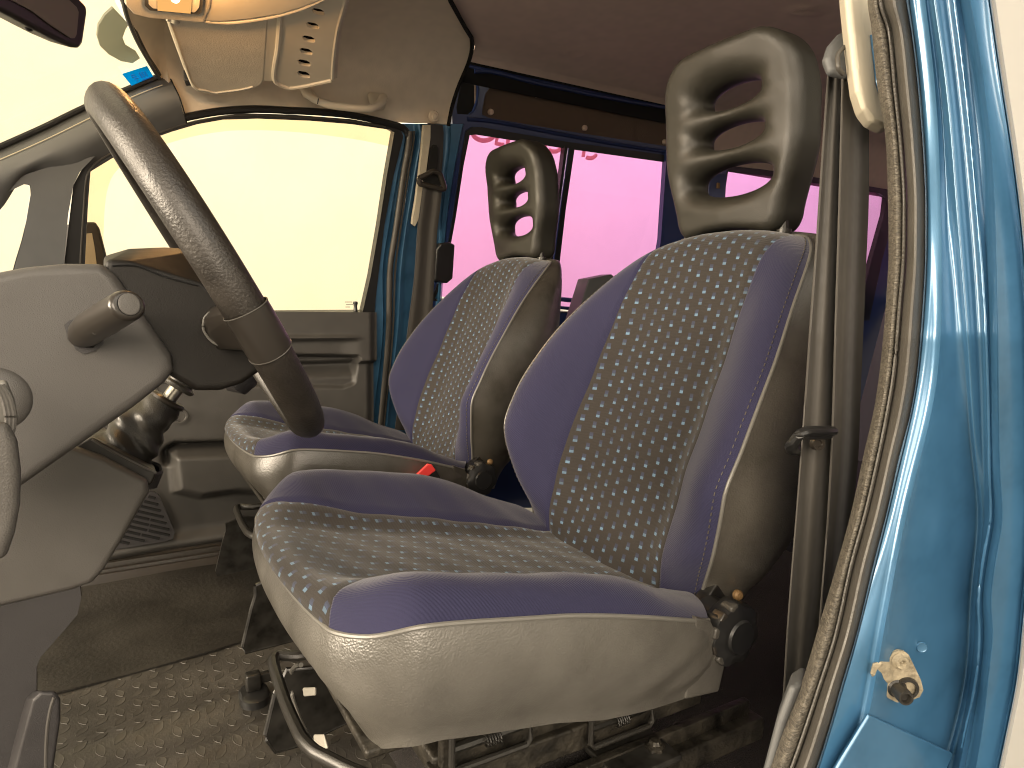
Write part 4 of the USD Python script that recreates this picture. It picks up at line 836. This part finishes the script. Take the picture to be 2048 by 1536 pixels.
# seat belt buckle between the seats
bk = thing('belt_buckle', 'black seat belt buckle with a red release button between the seats', 'buckle')
yb = 1.235; bq = lambda x, y, o=0.: aty(x, y, yb + o)
obj('buckle_body', hull([tuple(bq(x, y)) for x, y in ((832, 968), (842, 974), (872, 946), (866, 934), (895, 985), (880, 1010), (850, 1010))] + [tuple(bq(x, y, .02)) for x, y in ((832, 968), (842, 974), (872, 946), (866, 934), (895, 985), (850, 1010))], .003, 8), M_black, bk)
obj('release_button', hull([tuple(bq(x, y, -.003)) for x, y in ((827, 957), (836, 965), (868, 940), (861, 931), (855, 930))] + [tuple(bq(x, y, .016)) for x, y in ((827, 957), (836, 965), (868, 940), (861, 931))], .003, 10), M_red, bk)
obj('tongue_slot', hull([tuple(bq(x, y, .002)) for x, y in ((836, 951), (852, 936))] + [tuple(bq(x, y, .012)) for x, y in ((836, 951), (852, 936))], .0018, 8), M_cream, bk)
# rear seats
for n_, (x, y, lab) in enumerate(((1.50, 1.50, 'dark back row seat glimpsed through the gap between the front seats'), (1.56, .78, 'dark back row seat behind the driver seat'))):
    r = thing('bench_seat', lab, 'car seat', loc=(x, y, 0))
    obj('backrest', hull([(x + dx, y + dy, z) for dx, dy, z in ((.0, -.19, .30), (.0, .19, .30), (.13, -.19, .72), (.13, .19, .72), (.20, -.17, .72), (.20, .17, .72), (.12, -.19, .30), (.12, .19, .30))], .03, 14), M_rseat, r)
    obj('cushion', rbox((x - .18, y, .27), (.46, .42, .14), .04), M_rseat, r)
    obj('headrest', hull([(x + .17, y + dy, z) for dy, z in ((-.07, .82), (.07, .82), (-.05, .895), (.05, .895))], .03, 14), M_rseat, r)
rb = thing('bench_trim', 'grey edge of a back row seat top seen between the front seats', 'seat trim')
q = [aty(x, y, 1.62) for x, y in ((1178, 560), (1222, 551), (1240, 570), (1200, 640), (1150, 650))]; obj('edge_panel', hull([tuple(p) for p in q] + [tuple(p + [0, .05, 0]) for p in q], .004, 8), M_apillar, rb)
# ================================================================ steering wheel
WT, WB = aty(213, 212, SEAT_Y), aty(606, 838, SEAT_Y)
WC = (WT + WB) / 2; WR = np.linalg.norm(WB - WT) / 2; WD = (WB - WT) / np.linalg.norm(WB - WT); WN = np.array([-WD[2], 0, WD[0]])
WY = WC - EYE; WY -= (WY @ WD) * WD; WY /= np.linalg.norm(WY); WY = .62 * WY + .38 * np.array([0, 1., 0]); WY -= (WY @ WD) * WD; WY /= np.linalg.norm(WY)
WN = np.cross(WY, WD)
if WN[0] < 0: WN = -WN
def wp(a, b, y): return WC + a * WD + b * WN + y * WY
sw = thing('steering_wheel', 'worn black leather steering wheel in front of the driver seat', 'steering wheel')
th_ = np.linspace(0, 2 * np.pi, 161)[:-1]
rimc = np.array([wp(WR * math.cos(a), 0, -WR * math.sin(a)) for a in th_])
P = []
for a, c in zip(th_, rimc):
    e = (c - WC) / WR; row = []
    for s in np.linspace(0, 2 * np.pi, 21)[:-1]:
        r = .0172 + .0008 * math.sin(3 * s + 1) - .0016 * math.exp(-((math.cos(s) + .8) / .25) ** 2)
        row.append(c + r * (math.cos(s) * e * .95 + math.sin(s) * WN * 1.04))
    P.append(row)
P.append(P[0]); V, F = grid(np.array(P), wrap=True); obj('rim', (V, F[:, ::-1]), M_rim, sw, smooth=True)
seam = np.array([c + .0174 * ((c - WC) / WR * -.92 - WN * .40) for c in rimc]); obj('rim_seam', tube(seam, .0012, 5, closed=True), M_black, sw)
def theta_at(px, py):          # angle on the rim nearest to a traced pixel
    r = ray(px, py); d = [np.linalg.norm(np.cross(c - EYE, r)) / np.linalg.norm(r) + (.5 if c[1] > SEAT_Y else 0) for c in rimc]; return th_[int(np.argmin(d))]
t0, t1 = theta_at(488, 612), theta_at(538, 697)
lo, hi = sorted((t0, t1))
arc = np.array([wp(WR * math.cos(a), 0, -WR * math.sin(a)) for a in np.linspace(lo, hi, 14)]); P = []
for a, c in zip(np.linspace(lo, hi, 14), arc):
    e = (c - WC) / WR; P.append([c + .0186 * (math.cos(s) * e * .95 + math.sin(s) * WN * 1.04) for s in np.linspace(0, 2 * np.pi, 25)[:-1]])
V, F = grid(np.array(P), wrap=True); obj('rim_clasp', (V, F[:, ::-1]), M_gloss, sw, smooth=60)
for k in (0, -1): obj('clasp_line', tube(np.array(P[k]) , .0006, 5, closed=True), M_rubber, sw)
ya = lambda x, y, d: aty(x, y, d)
near_h = [(222, 545), (226, 531), (262, 533), (330, 556), (398, 574), (470, 640), (520, 700), (508, 735), (478, 756), (438, 768), (394, 768), (335, 733)]
top_h = [(222, 522), (262, 510), (330, 507), (400, 511), (450, 560)]
hubs = [tuple(ya(x, y, .708)) for x, y in near_h]; hubs += [tuple(ya(x, y, .762)) for x, y in top_h]
hubs += [(p[0], 2 * SEAT_Y - p[1], p[2]) for p in hubs]
obj('hub_cover', hull(hubs, .006, 14), M_hub, sw)
spk = [(410, 640), (425, 622), (455, 618), (500, 606), (540, 690), (505, 708), (470, 698), (440, 692), (420, 672)]
sp3 = [ya(x, y, .70) for x, y in spk]
obj('spoke', hull([tuple(ya(x, y, .70)) for x, y in [(412, 642), (428, 624), (470, 618), (480, 690), (440, 688), (420, 668)]] + [tuple(ya(x, y, SEAT_Y - WR + .012)) for x, y in ((488, 622), (530, 692))], .005, 12), M_gloss, sw)
obj('spoke', hull([tuple(np.array([p[0], 2 * SEAT_Y - p[1], p[2]])) for p in [ya(x, y, .70) for x, y in [(412, 642), (428, 624), (470, 618), (480, 690), (440, 688), (420, 668)]] + [ya(x, y, SEAT_Y - WR + .012) for x, y in ((488, 622), (530, 692))]], .005, 12), M_gloss, sw)
obj('spoke_line', tube([ya(x, y, .6915) for x, y in ((474, 612), (440, 616), (424, 622), (408, 638), (406, 655), (416, 675), (432, 688), (452, 693), (492, 700))], .0012, 6, 50), M_pipe, sw)
obj('hub_line', tube([ya(x, y, .7005) for x, y in ((224, 531), (262, 530), (330, 553), (398, 571))], .0009, 5, 30), M_black, sw)
# ================================================================ steering column with stalk
sc = thing('steering_column', 'grey plastic steering column shroud with a split line, left of the wheel', 'steering column')
YC = .690
c_pts = [(-160, 598), (0, 568), (60, 556), (130, 549), (196, 549), (214, 562), (322, 716), (325, 735), (312, 752), (250, 800), (20, 960), (-120, 1040), (-200, 1040)]
cf = [(-160, 590), (0, 556), (120, 545), (200, 546), (300, 700), (240, 790), (0, 930), (-160, 1000)]
pts = [tuple(ya(x, y, YC + .008)) for x, y in c_pts] + [tuple(ya(x, y + 12, .84)) for x, y in cf]
obj('shroud', hull(pts, .009, 16), M_column, sc)
obj('split_line', tube([ya(x, y, YC - .0002) for x, y in ((28, 750), (80, 720), (146, 680))], .0006, 5, 20), M_void, sc)
op = [(128, 650), (140, 640), (162, 636), (180, 660), (196, 680), (208, 678), (207, 688), (190, 702), (166, 708), (152, 700), (134, 668)]
obj('stalk_opening', poly3([ya(x, y, YC - .0022) for x, y in rounded(op, 3)], .002, (0, 1, 0)), M_dash2, sc)
obj('opening_shadow', poly3([ya(x, y, YC - .0036) for x, y in rounded([(140, 646), (160, 640), (184, 668), (198, 684), (186, 696), (164, 694), (150, 676)], 3)], .001, (0, 1, 0)), M_void, sc)
sk_ = [ya(164, 672, YC - .002), ya(186, 652, .655), ya(214, 635, .625), ya(256, 610, .582)]
stl = thing('wiper_stalk', 'dark grey control stalk with a square end button on the steering column', 'stalk')
sax = sk_[3] - sk_[1]; sax /= np.linalg.norm(sax)
obj('stalk_body', tube(np.array([sk_[0], sk_[0] * .6 + sk_[1] * .4, sk_[1], sk_[2], sk_[3] - sax * .003, sk_[3], sk_[3] + sax * .0015]), np.array([.011, .0135, .0142, .0140, .0130, .0118, .0095]), 20, flat=.92), M_gloss, stl)
obj('end_button', tube(np.array([sk_[3], sk_[3] + sax * .0030, sk_[3] + sax * .0036]), np.array([.0076, .0076, .0064]), 16, flat=1.1), M_dash, stl)
obj('button_gap', tube(np.array([sk_[3] + sax * .0010, sk_[3] + sax * .0022]), .0082, 16, flat=1.05), M_void, stl)
mk = [ya(188, 655, .629), ya(184, 662, .629), ya(190, 668, .629), ya(198, 664, .629)]
obj('stalk_mark', tube(mk, .0006, 5, 14), M_dash, stl)
ig = thing('ignition_barrel', 'round grey ignition barrel bulge on the left of the steering column', 'ignition barrel')
ic = ya(-14, 800, YC - .002); obj('barrel', lathe([(0, .006), (.012, .0057), (.019, .0045), (.024, .002), (.027, -.001), (.029, -.006)], ic, (0, -1, 0), 40), M_column, ig)
obj('key_bow', [hull([tuple(ya(x, y, .60)) for x, y in ((-20, 776), (6, 768), (20, 800), (26, 840), (18, 866), (-20, 850))], .003, 10)], M_pipe, ig)
for k in range(3): obj('key_rib', tube([ya(x - 8 * k, y, .593) for x, y in ((4, 770), (22, 800), (29, 835), (24, 868))], .0016, 6, 20), M_dash, ig)
de = thing('dashboard_end', 'pale grey edge of the dashboard end beside the doorway at the far left', 'dashboard')
d1 = [(-60, 850), (0, 862), (12, 885), (19, 940), (17, 1010), (8, 1060), (-6, 1100), (-60, 1110)]
obj('end_panel', hull([tuple(ya(x, y, .52)) for x, y in d1] + [tuple(ya(x - 6, y, .56)) for x, y in d1], .006, 14), M_dash, de)
# ================================================================ centre console, gear lever
co = thing('centre_console', 'light grey lower dashboard console below the steering column', 'console')
k1 = [(-160, 900), (100, 890), (200, 925), (282, 968), (284, 982), (266, 1012), (228, 1080), (196, 1132), (176, 1154), (140, 1166), (60, 1184), (0, 1198), (-160, 1226)]
obj('upper_panel', hull([tuple(ya(x, y, .985)) for x, y in k1] + [tuple(ya(x, y, 1.005) + np.array([-.01, .26, 0])) for x, y in k1], .008, 14), M_dash, co)
k2 = [(-160, 1200), (0, 1192), (160, 1165), (163, 1192), (155, 1226), (128, 1258), (82, 1310), (74, 1330), (74, 1385), (104, 1392), (108, 1440), (96, 1560), (-160, 1600)]
g2_ = poly3([ya(x, y, .99) for x, y in k2], .012, (0, 1, 0))
obj('lower_panel', g2_, M_dash2, co)
obj('lower_return', [poly3([ya(x, y, .992) + np.array(o) for (x, y), o in (((163, 1180), (0, 0, 0)), ((155, 1226), (0, 0, 0)), ((155, 1226), (-.03, .24, 0)), ((163, 1180), (-.03, .24, 0)))], .006, (1, 0, .3)),
                      poly3([ya(x, y, .992) + np.array(o) for (x, y), o in (((155, 1226), (0, 0, 0)), ((82, 1310), (0, 0, 0)), ((82, 1310), (-.03, .24, 0)), ((155, 1226), (-.03, .24, 0)))], .006, (.8, 0, -.5)),
                      poly3([ya(x, y, .992) + np.array(o) for (x, y), o in (((76, 1320), (0, 0, 0)), ((74, 1385), (0, 0, 0)), ((74, 1385), (-.03, .24, 0)), ((76, 1320), (-.03, .24, 0)))], .006, (1, 0, 0))], M_dash2, co)
kk = [(30, 1560), (50, 1480), (72, 1400), (84, 1388), (104, 1388), (113, 1400), (113, 1440), (100, 1500), (96, 1560)]
obj('kick_panel', hull([tuple(ya(x, y, .955)) for x, y in kk] + [tuple(ya(x - 14, y, .985)) for x, y in kk], .004, 10), M_dash2, co)
obj('kick_edge', tube([ya(x, y, .951) for x, y in ((108, 1394), (100, 1420), (93, 1470), (92, 1550))], .002, 6, 20), M_dash, co)
gc = thing('gear_console', 'dark brown gear lever surround above the light grey console', 'console')
obj('surround', hull([tuple(ya(x, y, 1.0)) for x, y in ((138, 906), (184, 880), (306, 946), (300, 962), (290, 970), (276, 968))] + [tuple(ya(x, y, 1.16)) for x, y in ((150, 890), (300, 925), (290, 940))], .004, 10), M_dark, gc)
obj('surround_edge', tube([ya(x, y, .996) for x, y in ((184, 879), (270, 927), (312, 946))], .0018, 6, 12), M_dash, gc)
obj('end_cup', lathe([(.018, 0), (.021, .003), (.024, 0), (.021, -.022), (.012, -.026), (0, -.026)], ya(297, 936, 1.06), (.25, -.1, 1), 28, lambda r, h, a: r * (1 + .25 * np.cos(2 * a))), M_dash2, gc)
gl = thing('gear_lever', 'gear lever with wrinkled black leather boot and metal rod behind the steering wheel', 'gear lever')
gb, gt = ya(240, 905, 1.085), ya(336, 800, 1.085); ax = (gt - gb) / np.linalg.norm(gt - gb); x_ = np.array([ax[2], 0, -ax[0]]); x_ /= np.linalg.norm(x_); y_ = np.cross(ax, x_)
Lb = np.linalg.norm(gt - gb); P = []
for k in np.linspace(0, 1, 44):
    r0 = np.interp(k, [0, .12, .35, .6, .85, .97, 1], [.046, .041, .034, .030, .026, .022, .014]); row = []
    for a in np.linspace(0, 2 * np.pi, 49)[:-1]:
        w = .0036 * math.sin(3 * a + 7 * k + 1.0) + .0030 * math.sin(2 * a - 11 * k) + .0014 * math.sin(5 * a + 15 * k + 2)
        r = r0 + w * (1 - k ** 3) + .0025 * math.sin(k * 30 + 2 * a) * (1 - k)
        row.append(gb + ax * Lb * k + r * (math.cos(a) * x_ + math.sin(a) * y_))
    P.append(row)
V, F = grid(np.array(P), wrap=True); obj('boot', (V, F), M_boot, gl, smooth=True)
obj('boot_seam', tube([np.array(P[i][int(14 + i * .12)]) + .0008 * (P[i][int(14 + i * .12)] - gb - ax * Lb * i / 43) / .03 for i in range(2, 42)], .0012, 5), M_black, gl)
rt = ya(372, 752, 1.085); rx = rt - gt; rl2 = np.linalg.norm(rx); rx /= rl2
obj('rod', tube([gt - rx * .01, gt + rx * rl2 * 1.3], .0105, 16), M_chrome, gl)
obj('collar', lathe([(.0105, 0), (.021, .0), (.024, .003), (.024, .006), (.018, .009), (.019, .016), (.013, .020), (.0105, .022)], gt + rx * (rl2 * .48), rx, 28), M_rubber, gl)
obj('boot_ring', lathe([(.0105, 0), (.024, -.002), (.026, .002), (.023, .005), (.0105, .005)], gt - rx * .002, rx, 28), M_gloss, gl)
obj('knob', lathe([(0, -.004), (.016, -.004), (.030, .010), (.036, .03), (.030, .055), (.015, .066), (0, .068)], gt + rx * (rl2 * 1.12), rx, 28), M_hub, gl)
kn = ya(500, 752, 1.05); obj('knob_top', lathe([(0, .022), (.014, .020), (.024, .012), (.028, 0), (.024, -.02), (0, -.03)], ya(480, 748, 1.05), (.6, -.1, .8), 24), M_dash2, gl)
# ================================================================ belts
def belt(name, lab, spans, cat='seat belt'):
    b = thing(name, lab, cat)
    for Lp, Rp, f in spans:
        n = 60; ys = np.linspace(Lp[0][1], Lp[-1][1], n); l, r = colx(Lp), colx(Rp); P = []
        for y in ys:
            row = []
            for t in np.linspace(0, 1, 9):
                px = float(l(y)) * (1 - t) + float(r(y)) * t; row.append(f(px, y, t))
            P.append(row)
        obj('strap', shell(np.array(P), .0013), M_belt, b)
        obj('strap_edge', tube([p[0] for p in P], .0010, 5), M_belt, b)
    return b
ALp = [(1657, 146), (1646, 300), (1634, 480), (1620, 671), (1608, 842), (1594, 1025), (1584, 1148), (1574, 1284), (1568, 1387), (1560, 1470)]
ARp = [(1695, 146), (1690, 290), (1686, 455), (1680, 636), (1674, 842), (1662, 1025), (1656, 1148), (1645, 1250), (1632, 1387), (1620, 1470)]
BLp = [(1686, 126), (1682, 300), (1677, 480), (1671, 671), (1666, 842), (1657, 1025), (1645, 1182), (1636, 1300), (1625, 1440)]
BRp = [(1714, 126), (1730, 200), (1738, 248), (1738, 373), (1732, 538), (1728, 636), (1722, 773), (1717, 910), (1703, 1040), (1690, 1182), (1680, 1300), (1660, 1440)]
ripple = lambda t, k: .0022 * math.sin(t * math.pi * 3 + k)
db = belt('seat_belt', 'brown webbing seat belt hanging in two straps on the driver side pillar', [
    (ALp, ARp, lambda x, y, t: near(x, y, .432 - .006 * t + ripple(t, 0))),
    (BLp, BRp, lambda x, y, t: near(x, y, .410 + .008 * t + ripple(t, 1)))])
dl = [near(x, y, .415) for x, y in ((1694, 74), (1676, 80), (1662, 98), (1656, 120), (1662, 140), (1684, 150))]
obj('belt_loop', hull([tuple(near(x, y, o)) for x, y, o in ((1681, 80, .418), (1664, 100, .418), (1657, 122, .418), (1664, 140, .416), (1690, 146, .41), (1712, 124, .406), (1712, 90, .406), (1700, 78, .412))], .0062, 16), M_apillar, db)
obj('loop_fold', tube([near(x, y, o) for x, y, o in ((1686, 148, .400), (1676, 132, .399), (1676, 110, .400), (1690, 94, .398))], .0022, 8, 24), M_rubber, db)
obj('anchor_tab', hull([tuple(near(x, y, .425)) for x, y in ((1698, 46), (1704, 40), (1708, 80), (1690, 78), (1686, 70))], .003, 10), M_chrome, db)
obj('slot_shadow', hull([tuple(near(x, y, .4065)) for x, y in ((1700, 102), (1707, 100), (1708, 110), (1701, 110))], .0008, 8), M_void, db)
bg = thing('belt_guide', 'black hooked belt guide holding the driver belt straps', 'belt guide')
obj('hook', tube([near(x, y, o) for x, y, o in ((1664, 862, .412), (1640, 863, .408), (1612, 864, .408), (1598, 870, .410), (1586, 886, .416), (1583, 898, .424), (1600, 898, .446))], .0062, 10, 40, flat=.8), M_black, bg)
obj('hook_plate', hull([tuple(near(x, y, .409)) for x, y in ((1612, 858), (1660, 858), (1660, 872), (1616, 874))], .003, 8), M_black, bg)
obj('screw', lathe([(0, .003), (.003, .003), (.004, .005), (.0065, .005), (.0075, 0)], near(1633, 886, .418), (-.4, -.9, 0), 16), M_gloss, bg)
pbL = [(846, 372), (840, 420), (836, 450), (829, 550), (818, 640), (806, 740), (790, 860)]
pbR = [(884, 380), (880, 420), (876, 450), (869, 550), (864, 640), (856, 740), (845, 860)]
pb = belt('seat_belt', 'dark grey webbing seat belt on the passenger door pillar', [(pbL, pbR, lambda x, y, t: side(x, y, .07 + .003 * math.sin(t * 9)))])
tri = [side(x, y, .085) for x, y in ((838, 357), (852, 350), (867, 343), (877, 346), (884, 360), (889, 377), (881, 378), (868, 374), (850, 370), (841, 368), (838, 357))]
obj('belt_loop', tube(tri, .0075, 10, 60), M_gloss, pb)
obj('loop_plate', poly3([side(x, y, .06) for x, y in ((842, 356), (868, 344), (876, 348), (884, 370), (850, 367))], .004, (0, 1, TUM)), M_void, pb)
# ================================================================ door switch on the jamb
ds = thing('door_switch', 'dusty metal door switch bracket bolted to the blue door jamb', 'door switch')
nj = np.array([-.55, -.83, 0]); jp = lambda x, y, o=0.: plane(x, y, nj, nj @ near(1796, 1350, .3135) + o)
o1 = [(1779, 1312), (1785, 1304), (1796, 1300), (1808, 1302), (1816, 1308), (1840, 1358), (1845, 1378), (1838, 1392), (1818, 1400), (1792, 1403), (1774, 1394), (1764, 1378), (1760, 1350), (1770, 1330)]
obj('plate', poly3([jp(x, y, .001) for x, y in o1], .003, nj), M_dirt, ds)
o2 = [(1744, 1346), (1748, 1329), (1762, 1326), (1776, 1325), (1784, 1340), (1778, 1362), (1762, 1364), (1750, 1360)]
obj('striker_tab', hull([tuple(jp(x, y, .002)) for x, y in o2] + [tuple(jp(x, y, .009)) for x, y in o2[:3]], .0015, 8), M_dirt, ds)
obj('screw_head', lathe([(0, .004), (.0018, .002), (.003, .0045), (.0055, .0045), (.0065, .002), (.008, .001), (.008, -.002)], jp(1801, 1322, .002), nj, 24), M_white if False else M_dirt, ds)
obj('plunger', lathe([(0, .012), (.0038, .012), (.0045, .016), (.0062, .016), (.0068, .013), (.0068, .002), (.009, .0)], jp(1794, 1377, .002), nj, 24), M_bar, ds)
obj('plunger_shroud', lathe([(.0068, .004), (.0095, .004), (.0105, .001), (.0105, -.002)], jp(1812, 1374, .001), nj, 24), M_frame, ds)
